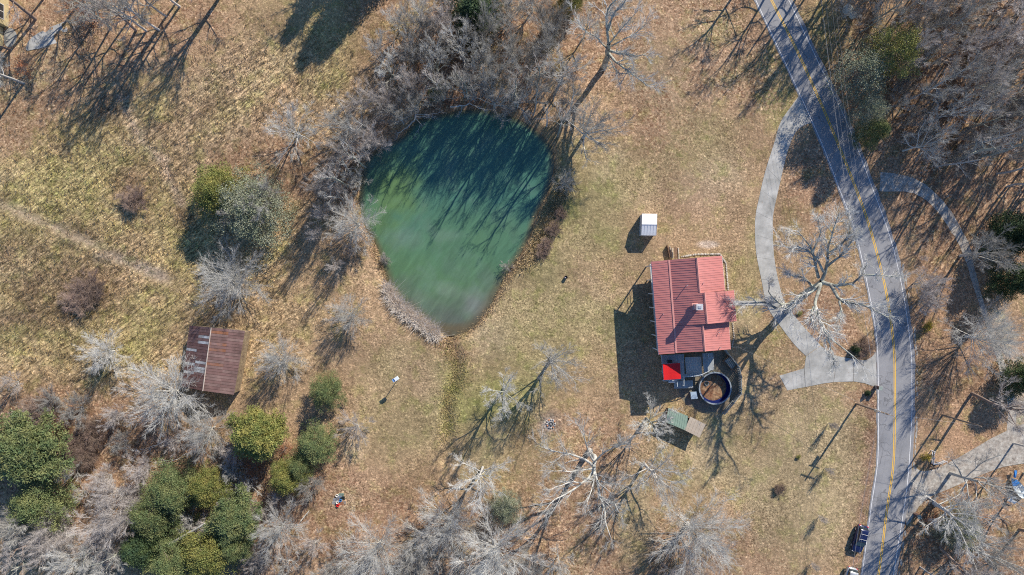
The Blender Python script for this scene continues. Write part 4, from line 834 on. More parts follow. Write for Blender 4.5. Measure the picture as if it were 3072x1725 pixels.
for a, b_ in ((R10, R11), (R20, R21), (R30, R31)):
    B().slab([a + Vector((-.16, 0, .02)), b_ + Vector((-.16, 0, .02)), b_ + Vector((.16, 0, .02)), a + Vector((.16, 0, .02))], .05).obj('ridge_cap', m_cap, house)
    B().bar(a + Vector((0, .05, .05)), b_ + Vector((0, -.05, .05)), .075, 8).obj('ridge_roll', m_cap, house)
B().slab([S0 + Vector((-.14, 0, .06)), S1 + Vector((-.14, 0, .06)), S1 + Vector((.14, 0, .10)), S0 + Vector((.14, 0, .10))], .05).obj('flashing', m_cap, house)
for a, b_ in ((A0, A1), (E10, E11), (E20, E21), (E30, E31)): B().bar(a + Vector((0, 0, -.1)), b_ + Vector((0, 0, -.1)), .07, 6).obj('gutter', m_trim, house)
def gp(p): return Vector((p.x, p.y, 0))
# walls (below the main roof; the left strip is an open porch on posts)
ins = .35
ctr = (S0 + S1) / 2
f_ = [gp(S0) + Vector((.1, -ins, 0)), gp(R10) + Vector((0, -ins, 0)), gp(E10) + Vector((-ins, -ins, 0)), gp(E11) + Vector((-ins, 0, 0)), gp(E20) + Vector((-ins, -.1, 0)), gp(E21) + Vector((-ins, ins, 0)), gp(E30) + Vector((-ins, ins, 0)), gp(E31) + Vector((-ins, ins, 0)), gp(R31) + Vector((0, ins, 0)), gp(S1) + Vector((.1, ins, 0))]
tp = [6.8, 8.75, 7.0, 7.0, 6.85, 6.85, 6.3, 6.25, 8.3, 6.8]
B().wall(f_[::-1], tp[::-1]).obj('wall', m_wall, house)
B().slab([R21 + Vector((.1, 0, -.12)), R21 + Vector((.1, .06, -.12)), E21 + Vector((-.1, .06, -.1)), E21 + Vector((-.1, 0, -.1))], .9).obj('gable_wall', m_wall, house)
for t in np.linspace(.04, .96, 7):
    p = A0.lerp(A1, float(t)) + Vector((.35, 0, 0)); B().box((p.x, p.y, 3.05), (.16, .16, 6.1)).obj('porch_post', m_trim, house)
pl_ = [gp(A0) + Vector((.4, -.3, 2.9)), gp(A1) + Vector((.4, .3, 2.9)), gp(S1) + Vector((.1, .3, 2.9)), gp(S0) + Vector((.1, -.3, 2.9))]; B().slab(pl_, .2).obj('porch_floor', m_deck, house)
for z in (3.4, 3.95):
    a, b_ = pl_[0], pl_[1]; B().bar((a.x, a.y, z), (b_.x, b_.y, z), .04, 5).obj('porch_rail', m_trim, house)
def win_on(a, b_, t, z, w_=1.0, h=1.3, door=False):
    d = (b_ - a).normalized(); nn = Vector((d.y, -d.x, 0)); p = a.lerp(b_, t) + nn * .03; rz = math.atan2(d.y, d.x)
    if door: o = B().box((p.x, p.y, z), (w_, .06, h), rz).obj('door', m_trim, house); B().box((p.x + nn.x * .05, p.y + nn.y * .05, z), (.06, .05, .12), rz).obj('handle', m_metal, o); return
    o = B().box((p.x, p.y, z), (w_ + .16, .05, h + .16), rz).obj('window', m_trim, house); q = p + nn * .03
    B().box((q.x, q.y, z), (w_, .03, h), rz).obj('pane', m_glass, o); B().box((q.x + nn.x * .02, q.y + nn.y * .02, z), (.04, .03, h), rz).obj('muntin', m_trim, o)
wl_ = f_[9], f_[0]
for t in (.12, .3, .5, .7, .88): win_on(f_[9], f_[0], t, 4.6); win_on(f_[9], f_[0], t, 1.6)
win_on(f_[9], f_[0], .6, 1.05, .95, 2.1, True); win_on(f_[8], f_[9], .5, 4.5); win_on(f_[8], f_[9], .2, 4.0, .95, 2.1, True); win_on(f_[0], f_[1], .6, 4.6); win_on(f_[1], f_[2], .5, 4.6)
# chimney, vents
ct = P(2099, 921, 11.0); cb = Vector((ct.x, ct.y, 0))
chm = B().box((ct.x, ct.y, 9.75), (.85, .8, 2.5)).obj('chimney', m_metal, house)
B().box((ct.x, ct.y, 11.02), (1.05, 1.0, .1)).obj('cap', M('pale_cap', (.55, .55, .56), .5, .1, 2), chm); B().box((ct.x, ct.y, 11.12), (.5, .45, .12)).obj('flue', m_metal, chm)
B().box((ct.x, ct.y, 8.75), (1.3, 1.2, .12)).obj('flashing', m_cap, chm)
for x, y, z, h in ((2058.7, 857, 8.1, .9), (2057, 859, 8.0, .15), (2041, 966, 7.6, .5), (2110, 849, 8.7, .35), (1989, 942, 6.7, .3), (2157, 998, 7.6, .3), (2159, 1042, 7.2, .7)):
    p = P(x, y, z); B().bar(p + Vector((0, 0, -.4)), p + Vector((0, 0, h)), .06, 8).obj('vent_pipe', m_metal, house)
# south deck
deck = empty('deck', P(2060, 1100), 'weathered grey deck attached to the shaded south side of the house', 'deck')
def boards(poly_l, poly_r, n_, par, z, m=m_deck, nm='board'):
    a0, a1 = [P(*q, z) for q in poly_l]; b0, b1 = [P(*q, z) for q in poly_r]
    for i in range(n_):
        s, e = i / n_, (i + .93) / n_
        B().slab([a0.lerp(b0, s) + Vector((0, 0, random.uniform(0, .012))), a1.lerp(b1, s), a1.lerp(b1, e), a0.lerp(b0, e)], .05).obj(nm, m, par)
boards([(1984, 1066), (1990, 1143)], [(2052, 1062), (2054, 1140)], 22, deck, 2.9); boards([(2107, 1060), (2112, 1118)], [(2140, 1058), (2143, 1108)], 9, deck, 2.9); boards([(2052, 1122), (2054, 1132)], [(2107, 1120), (2110, 1128)], 8, deck, 2.9)
boards([(2022, 1143), (2022, 1166)], [(2078, 1141), (2080, 1164)], 16, deck, 1.4)
m_pale = M('pale_boards', (.55, .54, .50), .8, .2, 2, stretch=(0, (6, .8, 1)))
boards([(2055, 1072), (2059, 1123)], [(2104, 1070), (2106, 1121)], 16, deck, 2.4, m_pale, 'inset_board')
def rail(pts, z, m, par, ph=.95, nm='railing'):
    for (a, b_) in zip(pts[:-1], pts[1:]):
        p, q = P(*a, z), P(*b_, z); B().bar(p, q, .06, 4).obj(nm, m, par); n_ = max(2, int((q - p).length / 1.2))
        for i in range(n_): c_ = p.lerp(q, i / n_); B().box((c_.x, c_.y, z - ph / 2), (.09, .09, ph)).obj('post', m, par)
m_rail = M('pale_blue_rail', (.55, .60, .62), .6, .15, 2)
rail([(1984, 1066), (1991, 1143), (2031, 1142), (2033, 1160)], 3.85, m_rail, deck); rail([(2052, 1158), (2052, 1131), (2085, 1128), (2105, 1124), (2130, 1112)], 3.85, m_rail, deck); rail([(2124, 1060), (2127, 1075), (2141, 1072)], 3.85, m_rail, deck)
for x, y in ((1988, 1070), (1994, 1140), (2050, 1068), (2050, 1136), (2136, 1062), (2138, 1106), (2076, 1162), (2026, 1163)): p = P(x, y, 1.4); B().box((p.x, p.y, .7), (.15, .15, 1.4)).obj('support_post', m_brown, deck)
canopy = empty('canopy', P(2014, 1114), 'bright red ribbed metal canopy over the deck corner', 'canopy')
section(P(1988.5, 1092, 5.3), P(1992, 1140, 5.3), P(2040, 1089, 5.5), P(2042.5, 1136, 5.5), 16, m_red, par=canopy, rib=.05)
for x, y in ((1991, 1095), (1994, 1137), (2037, 1092), (2040, 1133)): p = P(x, y, 5.2); B().box((p.x, p.y, 4.0), (.1, .1, 2.4)).obj('post', m_brown, canopy)
gr = empty('barrel_grill', P(2014, 1143), 'silver barrel grill below the red canopy', 'grill'); p = P(2014, 1144, 2.4)
B().bar(p + Vector((-.55, 0, 0)), p + Vector((.55, 0, 0)), .3, 12).obj('drum', m_metal, gr)
for s_ in (-.4, .4): B().box((p.x + s_, p.y, 1.2), (.06, .4, 2.1)).obj('leg', m_dark, gr)
bx = empty('storage_box', P(2009, 1086), 'dark navy storage box on the deck above the red canopy', 'box'); p = P(2009, 1084, 3.2); B().box((p.x, p.y, 3.2), (.75, .45, .5)).obj('body', m_navy, bx, bevel=.03); B().box((p.x, p.y, 3.48), (.8, .5, .06)).obj('lid', m_dark, bx)
# pool
m_rim = M('pool_rim', (.27, .31, .34), .5, .15, 3)
pc = P(2139, 1161.5); pool = empty('swimming_pool', pc, 'round empty above-ground pool with navy liner and fallen leaves inside', 'swimming pool')
B().lathe(pc, [(2.72, 0), (2.72, 1.3)], 48).obj('wall', m_rim, pool, smooth=True); B().lathe(pc, [(2.66, 1.3), (2.66, .1), (0.01, .1)], 48).obj('liner', m_navy, pool)
B().lathe(pc, [(2.60, 1.30), (2.60, 1.36), (2.82, 1.37), (2.82, 1.29)], 48).obj('rim', m_rim, pool)
for i in range(16):
    t = i * math.pi / 8; B().box((pc.x + 2.76 * math.cos(t), pc.y + 2.76 * math.sin(t), .66), (.1, .16, 1.3), t).obj('upright', m_rim, pool)
m_litter = M('pool_leaves', (.24, .11, .06), .95, .55, 3.5, col2=(.36, .24, .14), bmp=.5)
lv = B().lathe(pc, [(2.3, .10), (1.9, .17), (1.2, .2), (.02, .18)], 40).obj('leaf_litter', m_litter, pool); lv['kind'] = 'stuff'
ring = B(); p = P(2120, 1150, .3)
ring.lathe(p, [(.30, 0), (.36, .08), (.42, 0), (.36, -.06), (.30, 0)], 20); rg = empty('pool_ring', P(2120, 1150), 'pale floating ring lying on the leaves in the pool', 'pool ring'); ring.obj('tube', m_rim, rg, smooth=True); B().lathe(p, [(.30, .02), (.05, .0)], 16).obj('mesh_floor', m_dark, rg)
ld = empty('pool_ladder', P(2133, 1105), 'white pool ladder with red brown treads between deck and pool', 'ladder')
for i, x in enumerate((2128, 2133, 2138)):
    a, b_ = P(x, 1096, 2.4), P(x, 1112, 1.5); B().bar(a, b_, .05 if i != 1 else .03, 6).obj('side_rail' if i != 1 else 'centre_rail', m_trim, ld)
for i in range(5): a, b_ = P(2128, 1096 + 4 * i, 2.4 - .22 * i), P(2138, 1096 + 4 * i, 2.4 - .22 * i); B().bar(a, b_, .05, 4).obj('tread', m_brown, ld)
bn = empty('pump_box', P(2082, 1186), 'pale blue square pump box standing left of the pool', 'box'); p = P(2082, 1186, .9)
B().box((p.x, p.y, .45), (1.05, 1.15, .9), .12).obj('body', m_rim, bn, bevel=.04); B().box((p.x, p.y, .94), (1.12, 1.22, .06), .12).obj('lid', M('blue_grey_lid', (.35, .45, .55), .5, .15, 2), bn)
tb = empty('patio_table', P(2190, 1088), 'brown framed rectangular patio table with mottled top beside the fence', 'table'); c0 = [P(*q, .8) for q in ((2171, 1082), (2187, 1068), (2212, 1096), (2196, 1110))]
B().slab([p + (Vector((sum(q.x for q in c0) / 4, sum(q.y for q in c0) / 4, .8)) - p) * .14 + Vector((0, 0, .03)) for p in c0[::-1]], .04).obj('top', M('mottled_top', (.30, .32, .30), .5, .6, 3, col2=(.12, .16, .14)), tb)
for i in range(4): B().bar(c0[i], c0[(i + 1) % 4], .075, 6).obj('frame_rail', m_brown, tb); B().box((c0[i].x, c0[i].y, .4), (.08, .08, .8)).obj('leg', m_brown, tb)
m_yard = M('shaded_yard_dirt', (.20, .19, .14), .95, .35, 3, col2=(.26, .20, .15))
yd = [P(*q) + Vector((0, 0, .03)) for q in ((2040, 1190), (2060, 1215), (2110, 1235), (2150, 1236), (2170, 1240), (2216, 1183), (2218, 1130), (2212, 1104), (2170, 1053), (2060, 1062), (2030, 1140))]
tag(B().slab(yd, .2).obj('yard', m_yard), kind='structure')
# fence of boards round the pool side
fence = empty('fence', P(2215, 1150), 'weathered board fence bending round the right side of the pool yard', 'fence'); m_fence = M('fence_boards', (.34, .36, .34), .85, .25, 3)
fp = [(2178, 1050), (2219, 1101), (2226, 1131), (2226, 1182), (2174, 1245)]
for a, b_ in zip(fp[:-1], fp[1:]):
    p, q = P(*a, 1.8), P(*b_, 1.8); p.z = q.z = 0; L_ = (q - p).length; n_ = int(L_ / .3); d = (q - p) / n_; rz = math.atan2(d.y, d.x)
    for i in range(n_): c_ = p + d * (i + .5); B().box((c_.x, c_.y, .9 + random.uniform(-.01, .01)), (.28, .025, 1.8), rz).obj('board', m_fence, fence)
    for z in (.5, 1.72): m_ = (p + q) / 2; B().box((m_.x - d.normalized().y * -.05, m_.y + d.normalized().x * -.05, z), (L_, .09, .09), rz).obj('rail', m_fence, fence)
    for i in range(int(L_ / 2) + 1): c_ = p + (q - p) * (i * 2 / L_ if L_ else 0); B().box((c_.x, c_.y, .95), (.12, .12, 1.95), rz).obj('post', m_fence, fence)
# lean-to with green and tan sheets
lt = empty('lean_to', P(2055, 1268), 'low lean-to with green sheets and a tan half below the pool', 'shed'); m_gs = M('green_sheet', (.27, .37, .29), .6, .2, 2); m_ts = M('tan_sheet', (.50, .42, .33), .85, .2, 1.5)
section(P(1998, 1267, 2.3), P(2052, 1290, 2.3), P(2005, 1224, 2.5), P(2070, 1250, 2.5), 9, m_gs, par=lt, name='roof_sheet'); section(P(2053, 1290, 2.3), P(2098, 1314, 2.3), P(2071, 1250, 2.5), P(2118, 1272, 2.5), 5, m_ts, par=lt, name='roof_sheet', rib=.02)
q_ = [P(*a, 2.3) for a in ((2003, 1266), (2094, 1309), (2112, 1273), (2009, 1229))]; B().wall([gp(a) for a in q_], [2.2, 2.2, 2.4, 2.4]).obj('wall', m_brown, lt)
# timber walk north of the house
wk = empty('entry_ramp', P(2020, 760), 'dark timber ramp with stone edging at the north end of the house', 'ramp')
for i in range(8): a = 742 + i * 4.2; B().slab([P(2023.5, a + 3.8, 1.2), P(2032, a + 3.8, 1.2), P(2031, a, 1.2), P(2022.5, a, 1.2)], .08).obj('plank', m_brown, wk)
for i in range(9): a = 738 + i * 4.4; p = P(2003 + i * .9, a, .8); B().box((p.x, p.y, .4), (.12, .24, .8)).obj('fence_board', m_brown, wk)
B().slab([P(2016, 775, .5), P(2021, 775, .5), P(2020, 744, .5), P(2015, 744, .5)], .3).obj('landing', m_ts, wk)
st_ = M('pale_stone', (.52, .48, .42), .9, .3, 4)
def stone(par, p, r_, m=st_, nm='stone'):
    rr = random.Random(int(p.x * 100 + p.y * 37)); bb = B(); n_ = 7
    v = [(p.x + r_ * rr.uniform(.75, 1.1) * math.cos(t) * s, p.y + r_ * rr.uniform(.75, 1.1) * math.sin(t) * s, p.z + z) for z, s in ((-.1, 1), (r_ * .5, .95), (r_ * .8, .55)) for t in [i * 2 * math.pi / n_ for i in range(n_)]]
    bb.add(v, [(j * n_ + i, j * n_ + (i + 1) % n_, (j + 1) * n_ + (i + 1) % n_, (j + 1) * n_ + i) for j in range(2) for i in range(n_)] + [tuple(range(2 * n_, 3 * n_))]); return bb.obj(nm, m, par)
for i in range(10): stone(wk, P(2009.5 + i * .5, 741 + i * 3.7, .1), .12); stone(wk, P(2035 + i * .2, 745 + i * 3.4, .1), .12)
bed = empty('stone_edging', P(2180, 820), 'pale stone edging along the right wall of the house', 'edging')
for i, (x, y) in enumerate(resample([(2045, 770), (2090, 763), (2160, 762), (2178, 790), (2184, 868)], 46)): stone(bed, P(x, y, .05), random.uniform(.13, .22))
for i, (x, y) in enumerate(resample([(2198, 970), (2202, 1010), (2196, 1040)], 14)): stone(bed, P(x, y, .05), .14)

# white shed
shed = empty('shed', P(1947, 675), 'small white gabled shed on the lawn above the house', 'shed'); m_sw = M('white_shed_metal', (.72, .74, .77), .45, .06, 1)
w0, w1 = 2.25, 2.85
section(P(1924, 705.5, w0), P(1969, 707, w0), P(1925.5, 673, w1), P(1970.5, 673.5, w1), 5, m_sw, par=shed, rib=.03); section(P(1926.5, 641, w0), P(1972, 641.8, w0), P(1925.5, 673, w1), P(1970.5, 673.5, w1), 5, m_sw, par=shed, rib=.03)
q_ = [P(*a, w0) for a in ((1925.5, 704.5), (1968, 705.5), (1969.5, 673.4), (1971, 643), (1927.5, 642), (1926, 673))]; B().wall([gp(a) for a in q_], [w0 - .03, w0 - .03, w1 - .05, w0 - .03, w0 - .03, w1 - .05]).obj('wall', M('shed_wall', (.55, .56, .58), .6, .1, 2), shed)
B().bar(P(1925.5, 673, w1) + Vector((0, 0, .03)), P(1970.5, 673.5, w1) + Vector((0, 0, .03)), .05, 6).obj('ridge_cap', m_sw, shed)
for i in range(5): p = gp(q_[0]).lerp(gp(q_[4]), (i + .1) / 4.2); B().box((p.x - .02, p.y, 1.05), (.06, .1, 2.1)).obj('corner_trim' if i in (0, 4) else 'batten', m_trim, shed)
p = gp(q_[0]).lerp(gp(q_[1]), .45); d_ = B().box((p.x, p.y - .03, 1.0), (1.2, .05, 1.9)).obj('door', m_trim, shed); B().box((p.x + .4, p.y - .08, 1), (.06, .05, .2)).obj('handle', m_dark, d_)

# rusty barn
barn = empty('barn', P(640, 1080), 'old barn with rusty brown metal roof and patched darker left slope', 'barn')
m_rust = [M('rusty_roof_a', (.19, .11, .10), .7, .35, .8, col2=(.14, .085, .075)), M('rusty_roof_b', (.215, .14, .125), .7, .35, .8, col2=(.16, .10, .09)), M('rusty_roof_c', (.25, .11, .06), .75, .35, .8, col2=(.19, .12, .11))]
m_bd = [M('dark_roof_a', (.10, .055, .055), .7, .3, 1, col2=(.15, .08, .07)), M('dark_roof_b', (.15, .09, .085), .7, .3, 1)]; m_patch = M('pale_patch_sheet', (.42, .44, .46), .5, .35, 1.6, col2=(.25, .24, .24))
rt, rb = P(634.3, 982.5, 4.6), P(609, 1173, 4.6); et, eb = P(735, 992.5, 3.0), P(702, 1185, 3.0); lt0, lb0 = P(568.4, 976.5, 2.7), P(545, 1160, 2.7)
def sheet(a, b_, c_, d_, m, par, z=0, nm='roof_sheet'):
    v = [a, b_, c_, d_]; n_ = (b_ - a).cross(c_ - b_)
    if n_.z < 0: v.reverse()
    return B().slab([q + Vector((0, 0, z)) for q in v], .03).obj(nm, m, par)
N_ = 22
for i in range(N_):
    s, e = i / N_, (i + 1) / N_ - .004
    for j in range(2):
        f0, f1 = j * .5, j * .5 + .5 + (.02 if j == 0 else 0); a0, a1 = rt.lerp(rb, s), rt.lerp(rb, e); b0, b1 = et.lerp(eb, s), et.lerp(eb, e)
        m_ = m_rust[2] if (j == 0 and i in (1, 4, 5, 6, 7, 12) and random.random() < .75) else m_rust[random.randrange(2)]
        sheet(a0.lerp(b0, f0), a1.lerp(b1, f0), a1.lerp(b1, f1), a0.lerp(b0, f1), m_, barn, (.05 if j == 0 else .015) + random.uniform(0, .025))
patch = {(0, 3), (0, 5), (1, 8), (0, 12), (0, 14), (1, 13), (0, 15), (1, 16)}
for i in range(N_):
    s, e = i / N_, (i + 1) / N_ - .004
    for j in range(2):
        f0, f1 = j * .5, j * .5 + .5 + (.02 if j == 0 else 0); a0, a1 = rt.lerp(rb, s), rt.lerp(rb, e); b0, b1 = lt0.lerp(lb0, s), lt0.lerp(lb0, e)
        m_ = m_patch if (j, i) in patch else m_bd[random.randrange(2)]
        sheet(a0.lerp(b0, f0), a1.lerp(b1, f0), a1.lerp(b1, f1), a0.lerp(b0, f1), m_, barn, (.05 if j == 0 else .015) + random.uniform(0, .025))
B().bar(rt + Vector((0, 0, .1)), rb + Vector((0, 0, .1)), .09, 6).obj('ridge_cap', M('pale_ridge', (.50, .42, .36), .6, .4, 2), barn)
fb = [gp(lt0) + Vector((.2, -.2, 0)), gp(rt) + Vector((0, -.2, 0)), gp(et) + Vector((-.1, -.2, 0)), gp(eb) + Vector((-.1, .3, 0)), gp(rb) + Vector((0, .3, 0)), gp(lb0) + Vector((.2, .3, 0))]; tb_ = [2.65, 4.55, 2.97, 2.97, 4.55, 2.65]
m_bw = M('sun_bleached_boards', (.38, .30, .19), .9, .35, 2, col2=(.26, .19, .13))
for i in range(6):
    a, b_, za, zb = fb[i], fb[(i + 1) % 6], tb_[i], tb_[(i + 1) % 6]; n_ = max(6, int((b_ - a).length / .6))
    for k in range(n_):
        p, q = a.lerp(b_, k / n_), a.lerp(b_, (k + .95) / n_); z0, z1 = lerp(za, zb, k / n_), lerp(za, zb, (k + .95) / n_); nn = (q - p).normalized(); nn = Vector((nn.y, -nn.x, 0)) * .04
        B().add([p, q, q + nn, p + nn, (p.x, p.y, z0), (q.x, q.y, z1), (q.x + nn.x, q.y + nn.y, z1), (p.x + nn.x, p.y + nn.y, z0)], [(3, 2, 1, 0), (4, 5, 6, 7), (0, 1, 5, 4), (1, 2, 6, 5), (2, 3, 7, 6), (3, 0, 4, 7)]).obj('wall_board', m_bw, barn)

# building at the top-left corner
cot = empty('cottage', P(-60, 60), 'cream cottage corner with a white window cut by the left edge', 'house'); m_cream = M('cream_siding', (.60, .50, .28), .7, .15, 2)
q_ = [P(-150, 82), P(26, 82), P(26, -60), P(-150, -60)]; B().wall(q_, [5] * 4).obj('wall', m_cream, cot)
q2 = [P(-100, 145), P(10, 145), P(10, 84), P(-100, 84)]; B().wall(q2, [3.2] * 4).obj('porch_wall', m_cream, cot)
for i in range(8): e0, e1 = P(-150, -70 + i * 20), P(36, -70 + i * 20); e0.z = e1.z = 0; B().slab([e0 + Vector((0, -1.12, 5.9)), e1 + Vector((0, -1.12, 5.05)), e1 + Vector((0, 0, 5.05)), e0 + Vector((0, 0, 5.9))], .1).obj('roof_course', m_gravel, cot)
for i in range(4): e0, e1 = P(-100, 84 + i * 17), P(14, 84 + i * 17); B().slab([e0 + Vector((0, -.95, 3.9)), e1 + Vector((0, -.95, 3.25)), e1 + Vector((0, 0, 3.25)), e0 + Vector((0, 0, 3.9))], .1).obj('porch_roof_course', m_gravel, cot)
p = P(26, 45); wn = B().box((p.x + .03, p.y, 2.0), (.06, 2.6, 1.7)).obj('window', m_trim, cot)
for s_ in (-.62, .62): B().box((p.x + .07, p.y + s_, 2.0), (.03, 1.1, 1.4)).obj('pane', m_glass, wn)

# ------------------------------------------------------------------ vehicles
def car(name, label, loc, rz, m_body, m_roof, L_=4.8, W_=1.85, Hh=1.7, rack=True):
    root = empty(name, loc, label, 'car', 'cars parked on the road verge', rz=rz); z0 = Vector((0, 0, 0))
    def loft(st, nm, m, par=root, bev=0, smooth=True):
        bb = B(); v = []; n_ = 10
        for y, hw, zb, zt, rd in st:
            v += [(-hw + rd, y, zb), (hw - rd, y, zb), (hw, y, zb + rd), (hw, y, zt - rd * 1.6), (hw - rd * .6, y, zt - rd * .5), (hw - rd * 1.8, y, zt), (-hw + rd * 1.8, y, zt), (-hw + rd * .6, y, zt - rd * .5), (-hw, y, zt - rd * 1.6), (-hw, y, zb + rd)]
        k = len(st); bb.add(v, [(j * n_ + i, j * n_ + (i + 1) % n_, (j + 1) * n_ + (i + 1) % n_, (j + 1) * n_ + i) for j in range(k - 1) for i in range(n_)] + [tuple(range(n_ - 1, -1, -1)), tuple(range((k - 1) * n_, k * n_))])
        return bb.obj(nm, m, par, org=z0, smooth=smooth)
    h2 = L_ / 2; w2 = W_ / 2
    loft([(-h2, w2 * .78, .45, .95, .08), (-h2 + .15, w2 * .93, .32, 1.05, .1), (-h2 + .6, w2, .28, 1.08, .1), (0, w2, .26, 1.06, .1), (h2 - 1.3, w2, .26, 1.04, .1), (h2 - .5, w2 * .97, .28, .95, .1), (h2 - .15, w2 * .86, .32, .84, .1), (h2, w2 * .68, .42, .72, .08)], 'body', m_body)
    loft([(-h2 + .22, w2 * .80, 1.0, 1.12, .05), (-h2 + .62, w2 * .80, 1.0, Hh - .08, .05), (.35, w2 * .80, 1.0, Hh - .05, .05), (h2 - 1.25, w2 * .84, 1.0, 1.08, .04)], 'window_glass', m_glass, smooth=False)
    loft([(-h2 + .48, w2 * .74, Hh - .1, Hh - .02, .02), (-h2 + .9, w2 * .78, Hh - .1, Hh, .02), (-.2, w2 * .78, Hh - .1, Hh + .01, .02), (.32, w2 * .73, Hh - .12, Hh - .03, .02)], 'roof', m_roof)
    for y in (-h2 + .62, -.75, .4): # pillars
        bb = B()
        for s_ in (-1, 1): bb.box((s_ * w2 * .81, y, 1.33), (.04, .09, .6))
        bb.obj('pillar', m_body, root, org=z0)
    B().add([(-w2 * .72, .40, Hh - .07), (-w2 * .80, .40, Hh - .08), (-w2 * .84, h2 - 1.2, 1.1), (-w2 * .76, h2 - 1.2, 1.1)], [(0, 1, 2, 3)]).add([(w2 * .72, .40, Hh - .07), (w2 * .80, .40, Hh - .08), (w2 * .84, h2 - 1.2, 1.1), (w2 * .76, h2 - 1.2, 1.1)], [(3, 2, 1, 0)]).obj('windscreen_frame', m_body, root, org=z0)
    if rack:
        for s_ in (-1, 1): B().bar((s_ * w2 * .68, -h2 + .8, Hh + .06), (s_ * w2 * .68, .1, Hh + .06), .03, 6).obj('roof_rail', m_metal, root, org=z0)
        for y in (-1.1, -.2): B().bar((-w2 * .68, y, Hh + .07), (w2 * .68, y, Hh + .07), .025, 6).obj('cross_bar', m_metal, root, org=z0)
    for sx in (-1, 1):
        for y in (-h2 + .95, h2 - .95):
            w_ = B().bar((sx * (w2 - .2), y, .34), (sx * (w2 + .01), y, .34), .34, 16).obj('wheel', m_black, root, org=z0); B().bar((sx * (w2 - .1), y, .34), (sx * (w2 + .03), y, .34), .2, 10).obj('rim', m_metal, w_, org=z0)
        B().box((sx * w2 * .74, -h2 + .06, .88), (.3, .16, .22)).obj('tail_light', m_red, root, org=z0, bevel=.02); B().box((sx * w2 * .66, h2 - .14, .72), (.34, .2, .14)).obj('headlight', m_trim, root, org=z0, bevel=.02)
        B().box((sx * (w2 + .1), h2 - 1.75, 1.05), (.2, .14, .14)).obj('mirror', m_body, root, org=z0, bevel=.03)
    B().box((0, h2 - .03, .52), (W_ * .6, .08, .14)).obj('bumper', m_dark, root, org=z0)
    return root
m_blue = M('dark_blue_paint', (.012, .02, .075), .22, .05, 1, spec=.6); m_sil = M('silver_paint', (.50, .52, .53), .3, .05, 1, metal=.4)
def face(px, py, dx, dy): return math.atan2(-dy, dx) - math.pi / 2
car('parked_car', 'dark blue suv parked on the verge left of the road near the bottom edge', P(2573, 1612), face(0, 0, -23, 84), m_blue, m_blue)
car('parked_car', 'silver suv parked behind, cut by the bottom edge', P(2541, 1737), face(0, 0, -24, 84), m_sil, m_sil)
m_bw2 = M('white_gelcoat', (.70, .76, .78), .35, .1, 1); m_bb = M('blue_canvas', (.05, .22, .55), .6, .2, 2)
boat = empty('dinghy', P(3050, 1462), 'white and blue dinghy lying under bare branches at the right edge', 'boat', rz=.6)
bb = B(); st = [(-1.9, .45), (-1.2, .75), (0, .85), (1.0, .7), (1.7, .35), (2.1, .04)]; v = []
for y, hw in st: v += [(-hw, y, .55), (-hw * .55, y, .1), (hw * .55, y, .1), (hw, y, .55)]
bb.add(v, [(j * 4 + i, j * 4 + i + 1, j * 4 + i + 5, j * 4 + i + 4) for j in range(5) for i in range(3)] + [(0, 1, 2, 3)]).obj('hull', m_bw2, boat, org=Vector((0, 0, 0)))
for y, w_ in ((-1.1, 1.3), (.2, 1.5)): B().box((0, y, .48), (w_, .3, .06)).obj('seat', m_bw2, boat, org=Vector((0, 0, 0)))
B().box((0, 1.1, .6), (1.1, .8, .05)).obj('cover', m_bb, boat, org=Vector((0, 0, 0)))
tp_ = empty('tarpaulin', P(3055, 1425), 'crumpled blue tarpaulin above the dinghy', 'tarpaulin'); B().slab([P(3040, 1432, .4), P(3048, 1434, .7), P(3052, 1412, .5), P(3044, 1410, .8)], .05).obj('sheet', m_bb, tp_)
tp2 = empty('tarpaulin', P(3040, 1500), 'pale sheet pile below the dinghy', 'tarpaulin'); B().slab([P(3022, 1502, .5), P(3044, 1512, .3), P(3052, 1506, .6), P(3034, 1494, .6)], .06).obj('sheet', m_bw2, tp2); B().slab([P(3020, 1494, .2), P(3050, 1496, .3), P(3046, 1490, .4), P(3026, 1488, .5)], .06).obj('sheet', m_bw2, tp2)

# ------------------------------------------------------------------ street furniture
wires_z = 9.6
def pole(px, py, h, label, arm=None, lean=(0, 0)):
    p = P(px, py); top = p + Vector((lean[0], lean[1], h)); o = empty('utility_pole', p, label, 'utility pole'); B().bar(p, top, .17, 10, .12).obj('shaft', m_wood, o); return o, top
p1, t1p = pole(2569, 1211, 10.2, 'tall utility pole with crossarm and transformer left of the road')
d_ = Vector((.95, -.31, 0)); up = Vector((0, 0, 1)); q = Vector((d_.x, d_.y, 0)); side = Vector((q.y, -q.x, 0))
B().box((t1p.x, t1p.y, 9.7), (2.5, .12, .14), math.atan2(q.y, q.x)).obj('crossarm', m_wood, p1); B().box((t1p.x, t1p.y, 8.4), (1.9, .1, .12), math.atan2(q.y, q.x)).obj('crossarm', m_wood, p1)
ins_ = []
for s_ in (-1.15, -.45, .5, 1.15): c_ = t1p + q * s_; ins_.append(Vector((c_.x, c_.y, 9.95))); B().lathe((c_.x, c_.y, 9.77), [(.03, 0), (.07, .05), (.05, .1), (.07, .14), (.02, .2)], 8).obj('insulator', m_trim, p1)
B().bar((t1p.x - .42, t1p.y + .1, 7.2), (t1p.x - .42, t1p.y + .1, 8.2), .26, 12).obj('transformer', m_metal, p1); B().bar((t1p.x + .25, t1p.y, 3), (t1p.x + .15, t1p.y, 7.5), .05, 6).obj('riser_pipe', m_metal, p1)
p2, t2p = pole(2828, 1245, 9.9, 'bare utility pole without crossarm right of the road'); 
